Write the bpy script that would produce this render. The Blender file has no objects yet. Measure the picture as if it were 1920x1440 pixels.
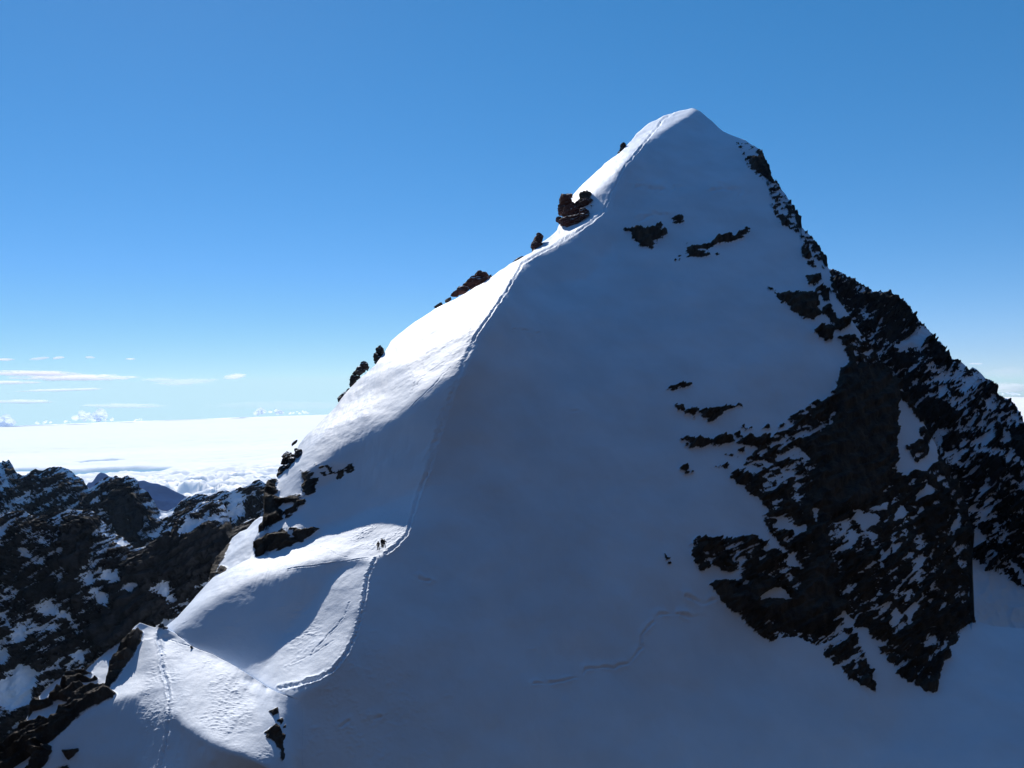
import bpy, bmesh, math, random
import numpy as np
from mathutils import Vector, Matrix

SC = bpy.context.scene
COL = SC.collection
R = math.radians

# ------------------------------------------------------------------ camera, sky, sun, exposure
FPX = 1507.0                       # focal length in photo pixels (1920 wide)
PITCH, ROLL = R(0.70), R(1.66)
_Rt, _Up, _Fw = np.array([1., 0, 0]), np.array([0, -math.sin(PITCH), math.cos(PITCH)]), np.array([0, math.cos(PITCH), math.sin(PITCH)])
CX = math.cos(ROLL) * _Rt - math.sin(ROLL) * _Up
CY = math.sin(ROLL) * _Rt + math.cos(ROLL) * _Up
CF = _Fw
cam_d = bpy.data.cameras.new('camera'); cam = bpy.data.objects.new('camera', cam_d); COL.objects.link(cam)
cam_d.sensor_width = 36; cam_d.lens = 36 * FPX / 1920
cam_d.clip_start = 0.5; cam_d.clip_end = 400000
cam.matrix_world = Matrix(((CX[0], CY[0], -CF[0], 0), (CX[1], CY[1], -CF[1], 0), (CX[2], CY[2], -CF[2], 0), (0, 0, 0, 1)))
SC.camera = cam

SUN_AZ, SUN_EL = R(-24), R(36.5)
SDIR = np.array([math.sin(SUN_AZ) * math.cos(SUN_EL), math.cos(SUN_AZ) * math.cos(SUN_EL), math.sin(SUN_EL)])
world = bpy.data.worlds.new("World"); SC.world = world; world.use_nodes = True
wn = world.node_tree.nodes; wl = world.node_tree.links
sky = wn.new('ShaderNodeTexSky'); sky.sky_type = 'NISHITA'; sky.sun_disc = False
sky.sun_elevation = SUN_EL; sky.sun_rotation = SUN_AZ; sky.altitude = 4500
sky.air_density = 1.0; sky.dust_density = 0.3; sky.ozone_density = 6.0
_hs = wn.new('ShaderNodeHueSaturation'); _hs.inputs['Saturation'].default_value = 1.23; _hs.inputs['Hue'].default_value = 0.506
_gm = wn.new('ShaderNodeGamma'); _gm.inputs[1].default_value = 0.68
wl.new(sky.outputs[0], _hs.inputs['Color']); wl.new(_hs.outputs[0], _gm.inputs[0])
_mn = wn.new('ShaderNodeVectorMath'); _mn.operation = 'MINIMUM'; _mn.inputs[1].default_value = (2.75, 4.0, 4.3)
wl.new(_gm.outputs[0], _mn.inputs[0]); wl.new(_mn.outputs[0], wn['Background'].inputs[0]); wn['Background'].inputs[1].default_value = 0.146
sd_ = bpy.data.lights.new('sun', 'SUN'); sun = bpy.data.objects.new('sun', sd_); COL.objects.link(sun)
sd_.energy = 3.8; sd_.angle = R(0.53); sd_.color = (1.0, 0.95, 0.88)
sun.rotation_euler = Vector((-SDIR[0], -SDIR[1], -SDIR[2])).to_track_quat('-Z', 'Y').to_euler()
SC.view_settings.view_transform = 'Standard'; SC.view_settings.look = 'None'
SC.view_settings.exposure = 0.6; SC.view_settings.gamma = 1.0; SC.view_settings.use_curve_mapping = False

DX = 1.6                           # survey spacing of the terrain sheets, photo pixels
# ------------------------------------------------------------------ numeric helpers
def ray(px, py):
    u = (np.asarray(px, float) - 960) / FPX; v = (720 - np.asarray(py, float)) / FPX
    return CF + u[..., None] * CX + v[..., None] * CY

def at(px, py, d):
    return ray(px, py) * np.asarray(d, float)[..., None]

_rs = np.random.RandomState(7)
_perm = np.concatenate([_rs.permutation(256)] * 3)
_grad = _rs.normal(size=(256, 3)); _grad /= np.linalg.norm(_grad, axis=1)[:, None]
def perlin(p):
    i = np.floor(p).astype(np.int64); f = p - i; i &= 255
    w = f * f * f * (f * (f * 6 - 15) + 10)
    out = 0
    for dx in (0, 1):
        hx = _perm[i[:, 0] + dx]; wx = w[:, 0] if dx else 1 - w[:, 0]
        for dy in (0, 1):
            hy = _perm[hx + i[:, 1] + dy]; wy = w[:, 1] if dy else 1 - w[:, 1]
            for dz in (0, 1):
                h = _perm[hy + i[:, 2] + dz]; wz = w[:, 2] if dz else 1 - w[:, 2]
                g = _grad[h]
                out = out + wx * wy * wz * ((f[:, 0] - dx) * g[:, 0] + (f[:, 1] - dy) * g[:, 1] + (f[:, 2] - dz) * g[:, 2])
    return out * 1.6
def fbm(p, octaves=4, rough=0.5, ridged=False):
    a, s, q, t = 1.0, 0, p.copy(), 0
    for k in range(octaves):
        n = perlin(q)
        if ridged: n = 1 - 2 * np.abs(n)
        s = s + a * n; t += a; a *= rough; q = q * 2.03 + 17.3
    return s / t
def frame(P, dirs, lens):
    return np.stack([P @ (np.array(d) / np.linalg.norm(d)) / l for d, l in zip(dirs, lens)], 1)

def poly_sd(px, py, poly):
    """signed distance in photo pixels, positive inside"""
    P = np.asarray(poly, float); Q = np.roll(P, -1, 0)
    x, y = px.ravel(), py.ravel()
    d2 = np.full(x.shape, 1e12); ins = np.zeros(x.shape, bool)
    for (ax, ay), (bx, by) in zip(P, Q):
        ex, ey = bx - ax, by - ay
        t = np.clip(((x - ax) * ex + (y - ay) * ey) / (ex * ex + ey * ey + 1e-9), 0, 1)
        d2 = np.minimum(d2, (x - ax - t * ex) ** 2 + (y - ay - t * ey) ** 2)
        c = ((ay > y) != (by > y)) & (x < ex * (y - ay) / (ey if ey else 1e-9) + ax)
        ins ^= c
    d = np.sqrt(d2)
    return np.where(ins, d, -d).reshape(px.shape)
def poly_sd_box(px, py, poly, pad):
    """same, evaluated only near the polygon; -pad elsewhere"""
    P = np.asarray(poly, float)
    m = (px > P[:, 0].min() - pad) & (px < P[:, 0].max() + pad) & (py > P[:, 1].min() - pad) & (py < P[:, 1].max() + pad)
    out = np.full(px.shape, -float(pad))
    if m.any(): out[m] = np.maximum(poly_sd(px[m], py[m], poly), -pad)
    return out
def line_d(px, py, line):
    """distance to a polyline, signed position along it in px"""
    P = np.asarray(line, float); x, y = px.ravel(), py.ravel()
    best = np.full(x.shape, 1e9); along = np.zeros(x.shape); side = np.zeros(x.shape); acc = 0
    for (ax, ay), (bx, by) in zip(P[:-1], P[1:]):
        ex, ey = bx - ax, by - ay; L = math.hypot(ex, ey)
        t = np.clip(((x - ax) * ex + (y - ay) * ey) / (L * L), 0, 1)
        d = np.hypot(x - ax - t * ex, y - ay - t * ey)
        m = d < best; best[m] = d[m]; along[m] = acc + t[m] * L
        side[m] = np.sign(ex * (y - ay) - ey * (x - ax))[m]; acc += L
    return best.reshape(px.shape), along.reshape(px.shape), side.reshape(px.shape)
def sstep(x): x = np.clip(x, 0, 1); return x * x * (3 - 2 * x)
def nrm(phi, s):
    phi, s = np.radians(phi), np.radians(s)
    return np.stack([np.sin(s) * np.sin(phi), -np.sin(s) * np.cos(phi), np.cos(s)], -1)

class Chart:
    """A terrain sheet: the slope of the ground is given (aspect, steepness) at surveyed points and integrated to
    distances, so that it is one continuous real surface."""
    def __init__(self, x0, x1, y0, y1, step, base, regions, anchors):
        self.x0, self.y0, self.step = x0, y0, step
        L = None
        for mul in (8, 4, 2, 1):
            st = step * mul
            xs = np.arange(x0, x1 + st * .5, st); ys = np.arange(y0, y1 + st * .5, st)
            X, Y = np.meshgrid(xs, ys)
            N = self.idw(X, Y, base)
            W = np.full(X.shape, 1.0)
            for reg in regions:
                poly, fe, ctr = reg[:3]
                a = sstep(poly_sd(X, Y, poly) / fe * .5 + .5)[..., None]
                W = W * (1 - a[..., 0]) + (reg[3] if len(reg) > 3 else 1.0) * a[..., 0]
                N = N * (1 - a) + self.idw(X, Y, ctr) * a
            N /= np.linalg.norm(N, axis=-1)[..., None]
            r = ray(X, Y); dn = np.minimum((N * r).sum(-1), -0.13)
            gx = -(N @ CX) / dn / FPX * st; gy = (N @ CY) / dn / FPX * st
            if L is None: L0 = np.full(X.shape, 5.0)
            else:
                L0 = self.cubic(L, (X - x0) / pst, (Y - y0) / pst)
            L = self.solve(X, Y, gx, gy, L0, anchors, st, 700 if mul >= 4 else 220, W)
            pst = st
        self.L = L; self.N = N
    @staticmethod
    def idw(X, Y, ctr):
        num = 0; den = 0
        for (cx, cy, phi, s) in ctr:
            w = 1 / (((X - cx) ** 2 + (Y - cy) ** 2) + 400.) ** 1.5
            num = num + w[..., None] * nrm(phi, s); den = den + w
        return num / den[..., None]
    @staticmethod
    def solve(X, Y, gx, gy, L, anchors, st, it, K):
        gx = (gx[:, 1:] + gx[:, :-1]) / 2; gy = (gy[1:] + gy[:-1]) / 2
        W = np.zeros(L.shape); T = np.zeros(L.shape); kx = (K[:, 1:] + K[:, :-1]) / 2; ky = (K[1:] + K[:-1]) / 2
        for (ax, ay, d, w) in anchors:
            i = int(round((ay - Y[0, 0]) / st)); j = int(round((ax - X[0, 0]) / st))
            if 0 <= i < L.shape[0] and 0 <= j < L.shape[1]:
                W[i, j] += w; T[i, j] += w * math.log(d)
        def DT(a, b):
            o = np.zeros(L.shape); o[:, 1:] += a; o[:, :-1] -= a; o[1:] += b; o[:-1] -= b
            return o
        A = lambda v: DT(kx * (v[:, 1:] - v[:, :-1]), ky * (v[1:] - v[:-1])) + W * v
        b = DT(kx * gx, ky * gy) + T
        x = L.copy(); r_ = b - A(x); M = 1 / (4 * K + W); z = M * r_; p = z.copy(); rz = (r_ * z).sum()
        for k in range(it):
            Ap = A(p); al = rz / (p * Ap).sum(); x += al * p; r_ -= al * Ap
            z = M * r_; n = (r_ * z).sum()
            if n < 1e-12: break
            p = z + n / rz * p; rz = n
        return x
    @staticmethod
    def cubic(G, fx, fy):
        h, w = G.shape
        fx = np.clip(fx, 0, w - 1.001); fy = np.clip(fy, 0, h - 1.001)
        ix = np.floor(fx).astype(int); iy = np.floor(fy).astype(int); tx = fx - ix; ty = fy - iy
        def wt(t): # cubic B-spline-ish blend keeps normals smooth
            return [(1 - t) ** 3 / 6, (3 * t ** 3 - 6 * t * t + 4) / 6, (-3 * t ** 3 + 3 * t * t + 3 * t + 1) / 6, t ** 3 / 6]
        wx, wy = wt(tx), wt(ty); out = 0
        for a in range(4):
            yy = np.clip(iy + a - 1, 0, h - 1)
            row = 0
            for b in range(4):
                row = row + wx[b] * G[yy, np.clip(ix + b - 1, 0, w - 1)]
            out = out + wy[a] * row
        return out
    def d(self, px, py):
        px = np.asarray(px, float); py = np.asarray(py, float)
        return np.exp(self.cubic(self.L, (px - self.x0) / self.step, (py - self.y0) / self.step))
    def P(self, px, py):
        px = np.asarray(px, float); py = np.asarray(py, float)
        return at(px, py, self.d(px, py))

def sheet(name, chart, top, x0, x1, dx, yb, rows, mask_fn=None, disp_fn=None, mats=(), back=(0.4, 60, 12, 42), bottom=250, shape_fn=None, level=None):
    """Columns of the sheet run from the skyline down; the far side and the foot are carried on out of sight."""
    tx, ty = np.array(top, float).T
    xs = np.arange(x0, x1 + dx * .5, dx); nx = len(xs)
    yt = np.interp(xs, tx, ty)
    t = np.linspace(0, 1, rows)[:, None]
    X = np.repeat(xs[None], rows, 0); Y = yt[None] * (1 - t) + yb * t
    if level: # below this line the rows run level
        k1 = int(rows * (level - yt.min()) / (yb - yt.min())); t1 = np.linspace(0, 1, k1)[:, None]; t2 = np.linspace(0, 1, rows - k1 + 1)[1:, None]
        Y = np.concatenate([yt[None] * (1 - t1) + level * t1, level * (1 - t2) + yb * t2 + 0 * yt[None]])
    P = chart.P(X, Y)
    if shape_fn is not None: P = shape_fn(X, Y, P)
    fn = shape_fn if shape_fn is not None else (lambda a, b, c: chart.P(a, b))
    N = np.cross(fn(X + 2, Y, None) - P, fn(X, Y - 2, None) - P); N /= np.linalg.norm(N, axis=-1)[..., None] + 1e-9
    flip = ((N * P).sum(-1) > 0); N[flip] *= -1
    M = mask_fn(X, Y, P.reshape(-1, 3)).reshape(X.shape) if mask_fn else np.full(X.shape, -20.)
    if disp_fn is not None:
        P = P + N * disp_fn(X, Y, P.reshape(-1, 3), M).reshape(X.shape)[..., None]
    # far side
    h0, hmax, k, ang = back
    ed = P[0]; hd = ed.copy(); hd[:, 2] = 0; hd /= np.linalg.norm(hd, axis=1)[:, None]
    offs = h0 * (hmax / h0) ** (np.arange(k) / (k - 1.)); acc = np.cumsum(offs)
    B = []
    for i in range(k):
        a_ = R(ang) * min(1, .45 + .55 * i / 3)
        q = (B[-1] if B else ed) + hd * offs[i] + np.array([0, 0, -1.]) * offs[i] * math.tan(a_)
        B.append(q)
    B = np.array(B[::-1])
    # foot
    F = P[-1:] + np.array([0, 5., -bottom])
    V = np.concatenate([B, P, F]); nr = V.shape[0]
    MM = np.concatenate([np.repeat(M[:1], k, 0), M, M[-1:]])
    me = bpy.data.meshes.new(name)
    idx = np.arange(nr * nx).reshape(nr, nx)
    q = np.stack([idx[1:, :-1], idx[1:, 1:], idx[:-1, 1:], idx[:-1, :-1]], -1).reshape(-1, 4)
    me.vertices.add(nr * nx); me.vertices.foreach_set('co', V.reshape(-1).astype(np.float32))
    me.loops.add(q.size); me.loops.foreach_set('vertex_index', q.reshape(-1).astype(np.int32))
    me.polygons.add(len(q)); me.polygons.foreach_set('loop_start', np.arange(0, q.size, 4, dtype=np.int32))
    me.update(calc_edges=True)
    me.polygons.foreach_set('use_smooth', np.ones(len(q), bool))
    at_ = me.attributes.new('rock', 'FLOAT', 'POINT'); at_.data.foreach_set('value', MM.reshape(-1).astype(np.float32))
    for m in mats: me.materials.append(m)
    o = bpy.data.objects.new(name, me); COL.objects.link(o)
    return o
def structure(o): o['kind'] = 'structure'; return o

# ------------------------------------------------------------------ materials
def mat(name):
    m = bpy.data.materials.new(name); m.use_nodes = True
    return m, m.node_tree.nodes, m.node_tree.links, m.node_tree.nodes['Principled BSDF']
def node(ns, t, **kw):
    n = ns.new(t)
    for k, v in kw.items():
        if k in n.inputs: n.inputs[k].default_value = v
        else: setattr(n, k, v)
    return n
def ground_material(name, snow=(0.76, 0.84, 0.97), rock_a=(0.017, 0.0155, 0.0155), rock_b=(0.072, 0.058, 0.048), scale=1.0, soft=0.5, edge=1.6, bump=1.0):
    m, ns, ls, bs = mat(name)
    tc = node(ns, 'ShaderNodeTexCoord')
    at_ = node(ns, 'ShaderNodeAttribute', attribute_name='rock')
    nz = node(ns, 'ShaderNodeTexNoise', Scale=1.6 / scale, Detail=4.0, Roughness=0.65); ls.new(tc.outputs['Object'], nz.inputs['Vector'])
    ma = node(ns, 'ShaderNodeMath', operation='MULTIPLY_ADD'); ls.new(nz.outputs['Fac'], ma.inputs[0]); ma.inputs[1].default_value = edge * 2; ma.inputs[2].default_value = -edge
    ad = node(ns, 'ShaderNodeMath', operation='ADD'); ls.new(at_.outputs['Fac'], ad.inputs[0]); ls.new(ma.outputs[0], ad.inputs[1])
    mr = node(ns, 'ShaderNodeMapRange'); ls.new(ad.outputs[0], mr.inputs['Value']); mr.inputs['From Min'].default_value = -soft; mr.inputs['From Max'].default_value = soft
    # rock colour: two tones in beds and patches
    mp = node(ns, 'ShaderNodeMapping'); mp.inputs['Rotation'].default_value = (0.1, 0.12, 0.2); mp.inputs['Scale'].default_value = (0.45 / scale, 0.3 / scale, 0.10 / scale)
    ls.new(tc.outputs['Object'], mp.inputs['Vector'])
    n2 = node(ns, 'ShaderNodeTexNoise', Scale=1.0, Detail=6.0, Roughness=0.6); ls.new(mp.outputs[0], n2.inputs['Vector'])
    cr = node(ns, 'ShaderNodeMix', data_type='RGBA'); cr.inputs['A'].default_value = (*rock_a, 1); cr.inputs['B'].default_value = (*rock_b, 1)
    m2 = node(ns, 'ShaderNodeMapRange'); m2.inputs['From Min'].default_value = .38; m2.inputs['From Max'].default_value = .66; ls.new(n2.outputs['Fac'], m2.inputs['Value']); ls.new(m2.outputs[0], cr.inputs['Factor'])
    # snow: barely varying
    n3 = node(ns, 'ShaderNodeTexNoise', Scale=0.06 / scale, Detail=5.0, Roughness=0.55); ls.new(tc.outputs['Object'], n3.inputs['Vector'])
    cs = node(ns, 'ShaderNodeMix', data_type='RGBA'); cs.inputs['A'].default_value = (*[c * .89 for c in snow], 1); cs.inputs['B'].default_value = (*snow, 1)
    m3 = node(ns, 'ShaderNodeMapRange'); m3.inputs['From Min'].default_value = .35; m3.inputs['From Max'].default_value = .65; ls.new(n3.outputs['Fac'], m3.inputs['Value']); ls.new(m3.outputs[0], cs.inputs['Factor'])
    mx = node(ns, 'ShaderNodeMix', data_type='RGBA'); ls.new(mr.outputs[0], mx.inputs['Factor']); ls.new(cs.outputs['Result'], mx.inputs['A']); ls.new(cr.outputs['Result'], mx.inputs['B'])
    ls.new(mx.outputs['Result'], bs.inputs['Base Color'])
    rr = node(ns, 'ShaderNodeMapRange'); rr.inputs['To Min'].default_value = .62; rr.inputs['To Max'].default_value = .85; ls.new(mr.outputs[0], rr.inputs['Value']); ls.new(rr.outputs[0], bs.inputs['Roughness'])
    bs.inputs['Specular IOR Level'].default_value = 0.25
    # bump: fine grain on snow, broken on rock
    nb = node(ns, 'ShaderNodeTexNoise', Scale=1.3 / scale, Detail=7.0, Roughness=0.65); ls.new(tc.outputs['Object'], nb.inputs['Vector'])
    st = node(ns, 'ShaderNodeMapRange'); st.inputs['To Min'].default_value = .13 * bump; st.inputs['To Max'].default_value = .9 * bump; ls.new(mr.outputs[0], st.inputs['Value'])
    bp = node(ns, 'ShaderNodeBump', Distance=0.5 * scale); ls.new(nb.outputs['Fac'], bp.inputs['Height']); ls.new(st.outputs[0], bp.inputs['Strength'])
    ls.new(bp.outputs[0], bs.inputs['Normal'])
    return m
GM = ground_material('snow_and_rock')

# ------------------------------------------------------------------ main mountain: survey
TOP_B = [(290, 1184), (310, 1177), (333, 1157), (367, 1117), (400, 1084), (417, 1075), (433, 1067), (470, 1049), (477, 1018), (486, 998), (497, 985), (501, 960), (505, 920), (510, 902),
 (520, 893), (535, 868), (548, 850), (560, 832), (583, 807), (613, 777), (633, 757), (657, 727), (687, 700), (703, 688), (722, 662), (734, 640), (760, 617), (777, 603), (815, 578), (850, 562), (880, 545), (920, 518), (960, 495),
 (997, 473), (1015, 455), (1045, 432), (1060, 395), (1075, 366), (1087, 352), (1113, 327), (1133, 307), (1160, 288), (1177, 270), (1193, 250), (1220, 230), (1247, 217), (1273, 208), (1298, 203),
 (1305, 206), (1313, 211), (1330, 223), (1347, 238), (1357, 245), (1377, 255), (1397, 263), (1413, 275), (1427, 283), (1435, 297), (1440, 313), (1447, 330), (1460, 347), (1473, 363),
 (1487, 387), (1500, 410), (1503, 427), (1517, 440), (1527, 453), (1537, 467), (1543, 480), (1551, 497), (1560, 522), (1575, 560), (1600, 608), (1640, 660), (1680, 715), (1705, 752), (1735, 800),
 (1760, 850), (1790, 905), (1812, 960), (1817, 1000), (1819, 1163), (1830, 1166), (1860, 1176), (1913, 1180), (2000, 1176), (2160, 1165)]
RIDGE = [(540, 1305), (600, 1277), (635, 1240), (655, 1190), (672, 1140), (685, 1080), (697, 1050), (715, 1037), (738, 1021), (765, 996), (775, 965), (785, 930), (800, 880), (830, 790),
 (855, 730), (880, 670), (900, 625), (935, 570), (965, 515), (990, 487), (1040, 462), (1090, 433), (1135, 395), (1160, 350), (1190, 305), (1215, 272), (1240, 248), (1300, 212)]
FACE = [(1300, 250, 5, 46), (1100, 600, 18, 44), (950, 700, 26, 43), (850, 950, 28, 42), (1450, 500, 20, 48), (900, 1000, 24, 43), (1200, 1000, 14, 44), (700, 1380, 25, 45), (1100, 1400, 16, 41), (1450, 1380, 5, 33),
        (1700, 1390, -12, 24), (1880, 1330, -28, 22), (1500, 800, 18, 60), (1600, 930, 25, 66), (1760, 1080, 40, 68), (1390, 1100, 12, 60), (1780, 1330, -50, 30), (1650, 1350, 8, 36), (1960, 1250, -35, 25), (1650, 700, 30, 62), (900, 1650, 10, 36)]
LEFT = RIDGE[::-1]
FL_ALL = LEFT + [(560, 1420), (200, 1420), (200, 1000), (420, 700), (900, 400), (1200, 120), (1298, 190)]
REG_B = [
 (FL_ALL, 5, [(700, 950, -10, 26), (600, 960, -12, 28), (800, 800, -5, 40), (760, 910, -5, 28), (700, 890, -8, 32), (650, 850, -20, 42), (980, 500, -30, 34), (540, 930, -50, 45), (1130, 350, -20, 46), (1100, 370, -30, 46)], 1.),
 # upper flank in the sun
 ([(990, 488), (968, 522), (937, 577), (903, 625), (885, 665), (845, 712), (785, 748), (730, 778), (660, 803), (622, 832), (590, 862), (565, 890), (480, 860), (700, 500), (990, 380), (1010, 470)], 30,
  [(900, 600, -36, 27), (930, 575, -36, 17), (900, 590, -36, 22), (800, 660, -42, 37), (700, 740, -42, 38), (600, 820, -52, 40), (960, 520, -34, 18), (740, 640, -55, 37), (880, 655, -34, 31)], 2.5),
 # summit cap in the sun
 ([(1305, 208), (1270, 226), (1240, 245), (1205, 272), (1180, 300), (1150, 335), (1110, 365), (1060, 400), (1100, 250), (1250, 150), (1310, 190)], 10,
  [(1280, 212, -40, 15), (1220, 245, -40, 24), (1150, 310, -50, 32)], 4),
 # saddle strip below the big outcrop
 ([(1138, 393), (1090, 428), (1040, 456), (990, 484), (960, 520), (940, 520), (985, 478), (1030, 450), (1050, 440), (1075, 425), (1105, 405)], 8, [(1050, 445, -25, 16)], 4),
 ([(1137, 402), (1090, 440), (1040, 468), (1000, 492), (985, 540), (1100, 520), (1160, 440)], 8, [(1070, 480, 22, 50)], 4),
 # shelf with the climbers
 ([(597, 993), (660, 975), (720, 955), (792, 915), (778, 965), (766, 996), (738, 1021), (697, 1050), (640, 1050), (560, 1062), (480, 1075), (420, 1100), (370, 1140), (320, 1185), (290, 1190), (380, 1040), (487, 1040), (520, 1032), (560, 1018)], 14,
  [(700, 1000, -15, 17), (600, 1030, -20, 14), (500, 1060, -28, 18), (400, 1100, -45, 25), (340, 1150, -50, 30), (770, 940, -22, 24)], 3),
 # bowl below the shelf
 ([(640, 1058), (560, 1072), (490, 1090), (430, 1112), (380, 1150), (340, 1190), (360, 1260), (480, 1300), (560, 1300), (640, 1240), (672, 1140), (686, 1075)], 20,
  [(450, 1140, 0, 47), (560, 1110, 0, 44), (620, 1090, 2, 38), (420, 1210, 2, 48), (360, 1200, -5, 48), (520, 1190, 0, 46), (460, 1250, 4, 46), (580, 1140, -5, 44)], 4.),
 ([(655, 1190), (640, 1235), (600, 1277), (540, 1303), (500, 1290), (480, 1275), (505, 1238), (528, 1195), (562, 1150), (600, 1110), (632, 1070), (690, 1060), (684, 1110)], 12, [(600, 1200, -28, 24), (560, 1270, -24, 15), (640, 1120, -30, 27), (500, 1280, -16, 20)], 5),
 # cliff under the shaded slope
 ([(480, 1044), (474, 1015), (497, 996), (530, 992), (565, 990), (598, 994), (560, 1018), (520, 1031)], 6, [(530, 1010, -20, 74)]),
 ([(563, 890), (585, 878), (620, 865), (655, 868), (640, 895), (600, 915), (575, 930)], 8, [(600, 890, -20, 62)], .4),
 ([(500, 900), (515, 905), (540, 940), (575, 935), (565, 955), (530, 985), (495, 1000)], 8, [(520, 960, -35, 70)]),
]
CH_B = Chart(232, 2180, 160, 1720, 4, FACE, REG_B, [(711, 1030, 155, 5.0)])

class Mask:
    """where rock shows through the snow: + rock, - snow, in photo pixels to the edge, broken up by bedding noise"""
    def __init__(self, feats, amp, dirs, lens, rough=.62):
        self.f, self.amp, self.dirs, self.lens, self.rough = feats, amp, dirs, lens, rough
    def __call__(self, X, Y, P):
        M = np.full(X.shape, -25.)
        for f in self.f:
            k, poly = f[0], f[1]
            if k == 'r':       # rock
                M = np.maximum(M, np.minimum(poly_sd_box(X, Y, poly, 25) * 1.0, f[2] if len(f) > 2 else 25))
            elif k == 's':     # snow patch
                d = poly_sd_box(X, Y, poly, 25)
                M = np.minimum(M, -np.minimum(d * (f[2] if len(f) > 2 else 1.6), 25))
            elif k == 'z':     # zone pulled to a bias
                d = poly_sd_box(X, Y, poly, 25); w = sstep(d / f[3] + .5)
                M = M * (1 - w) + f[2] * w
        F = frame(P, self.dirs, self.lens)
        w1 = fbm(F * .35 + 5, 2).reshape(X.shape)
        F2 = F.copy(); F2[:, 2] += fbm(F * .5, 2) * .8
        n = fbm(F2, 5, self.rough).reshape(X.shape) * 2.3
        return M + self.amp * (n + w1 * .6) * sstep((M + 24) / 14)

def rock_relief(P, M, amp, dirs, lens):
    F = frame(P, dirs, lens)
    w = sstep((M.ravel() + 1) / 3.5) * (.3 + .7 * sstep((M.ravel() - 2) / 7))
    n = fbm(F, 5, .55, True)
    st = F[:, 2] * 1.0 + fbm(F * .4, 3) * 1.2
    ledge = np.abs((st % 1) - .5) * 2
    blk = fbm(F * 2.7 + 9, 3, .6); rib = fbm(F[:, [0, 1, 2]] * np.array([.45, .3, .10]) + 31, 3, .5, True)
    return w * amp * (n * 1.1 + ledge * .75 + blk * .6 + rib * 1.5 + .3)

def edge_keep(top, X, Y):
    T = np.array(top, float)
    return (.22 + .78 * sstep((Y - np.interp(X, T[:, 0], T[:, 1])) / 36)).ravel()

TRACKS = [
 ([(703, 1046), (692, 1072), (684, 1110), (678, 1150), (667, 1190), (650, 1225), (625, 1256), (598, 1271), (560, 1283), (525, 1290)], 5.5, .34, 1.0),
 ([(725, 1033), (745, 1017), (762, 998), (771, 965), (786, 922), (800, 890)], 5.5, .26, 1.0),
 ([(800, 890), (815, 830), (838, 765), (862, 700), (888, 640)], 9, .16, 1.4),
 ([(888, 640), (915, 598), (950, 545), (980, 494), (1010, 477), (1050, 455), (1090, 431), (1131, 398)], 3.6, .3, .8),
 ([(1133, 392), (1150, 350), (1172, 312), (1190, 290), (1203, 274)], 3, .22, 1.5), ([(1190, 290), (1203, 274), (1225, 247), (1246, 222), (1262, 213)], 3, .4, .9),
 ([(845, 690), (800, 735), (770, 765)], 1.5, .08, 3), ([(740, 655), (765, 690), (778, 715), (770, 740)], 1.6, .1, 3), ([(790, 672), (795, 700), (782, 722)], 1.6, .1, 3),
 ([(655, 1130), (640, 1160), (610, 1195), (585, 1225)], 2, .12, 3), ([(545, 1245), (590, 1225), (625, 1200)], 2, .10, 3),
 ([(540, 1069), (585, 1062), (640, 1052), (690, 1043)], 1.8, .12, .5),
 ([(600, 1025), (618, 1031), (632, 1040), (650, 1043)], 1.6, .10, .5),
 ([(297, 1192), (303, 1230), (309, 1270), (317, 1310), (319, 1345), (309, 1390), (301, 1450)], 6, .20, 1.2),
 ([(296, 1196), (312, 1198), (335, 1206), (356, 1213)], 2, .08, .5),
]
CRACKS = [
 ([(1003, 1283), (1020, 1281), (1055, 1279), (1075, 1270), (1090, 1266), (1100, 1253), (1135, 1250), (1155, 1253), (1175, 1245), (1190, 1230), (1203, 1215), (1200, 1195), (1213, 1180), (1235, 1153), (1262, 1149), (1295, 1153)], 2.2, .5),
 ([(962, 618), (985, 621), (1000, 625), (1010, 628)], 1.6, .35), ([(1001, 597), (1012, 610), (1021, 622)], 1.6, .3),
 ([(1290, 1118), (1305, 1125), (1318, 1130), (1340, 1124)], 3, .7), ([(1280, 1152), (1292, 1157), (1308, 1154)], 3, .6),
 ([(740, 958), (790, 1085), (806, 1088)], .1, .0), ([(788, 1083), (796, 1087), (806, 1088)], 2.4, .4), ([(1060, 770), (1075, 772), (1085, 771)], 2, .25),
 ([(640, 1362), (655, 1352)], 3, .4), ([(702, 1346), (716, 1342)], 3, .5),
 ([(1195, 350), (1230, 357), (1262, 352)], 4, .7), ([(1335, 358), (1355, 353), (1385, 358), (1388, 364)], 3.5, .9), ([(1200, 413), (1225, 404), (1250, 406), (1262, 412)], 4, .7),
 ([(1730, 1262), (1745, 1290), (1760, 1295)], .1, 0.)
]
ROUGH = [ # wind-worked or trodden snow: polygon, fade px, amplitude m, lump m
 ([(330, 1215), (400, 1240), (450, 1275), (475, 1320), (470, 1350), (500, 1400), (530, 1440), (480, 1425), (420, 1390), (370, 1352), (325, 1330), (312, 1270)], 18, .12, .8),
 ([(280, 1240), (330, 1250), (340, 1440), (270, 1440), (262, 1330)], 14, .09, .7),
 ([(530, 1170), (560, 1130), (600, 1140), (600, 1190), (570, 1240), (520, 1265), (500, 1280), (540, 1230)], 14, .14, .9),
 ([(600, 1010), (680, 975), (780, 930), (765, 995), (720, 1030), (640, 1020)], 14, .13, .6),
 ([(640, 1230), (700, 1180), (780, 1280), (860, 1440), (560, 1440), (560, 1340)], 40, .11, 1.0),
 ([(560, 820), (620, 780), (740, 690), (900, 590), (900, 650), (800, 720), (640, 810), (575, 870)], 20, .08, 1.1),
]
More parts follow.
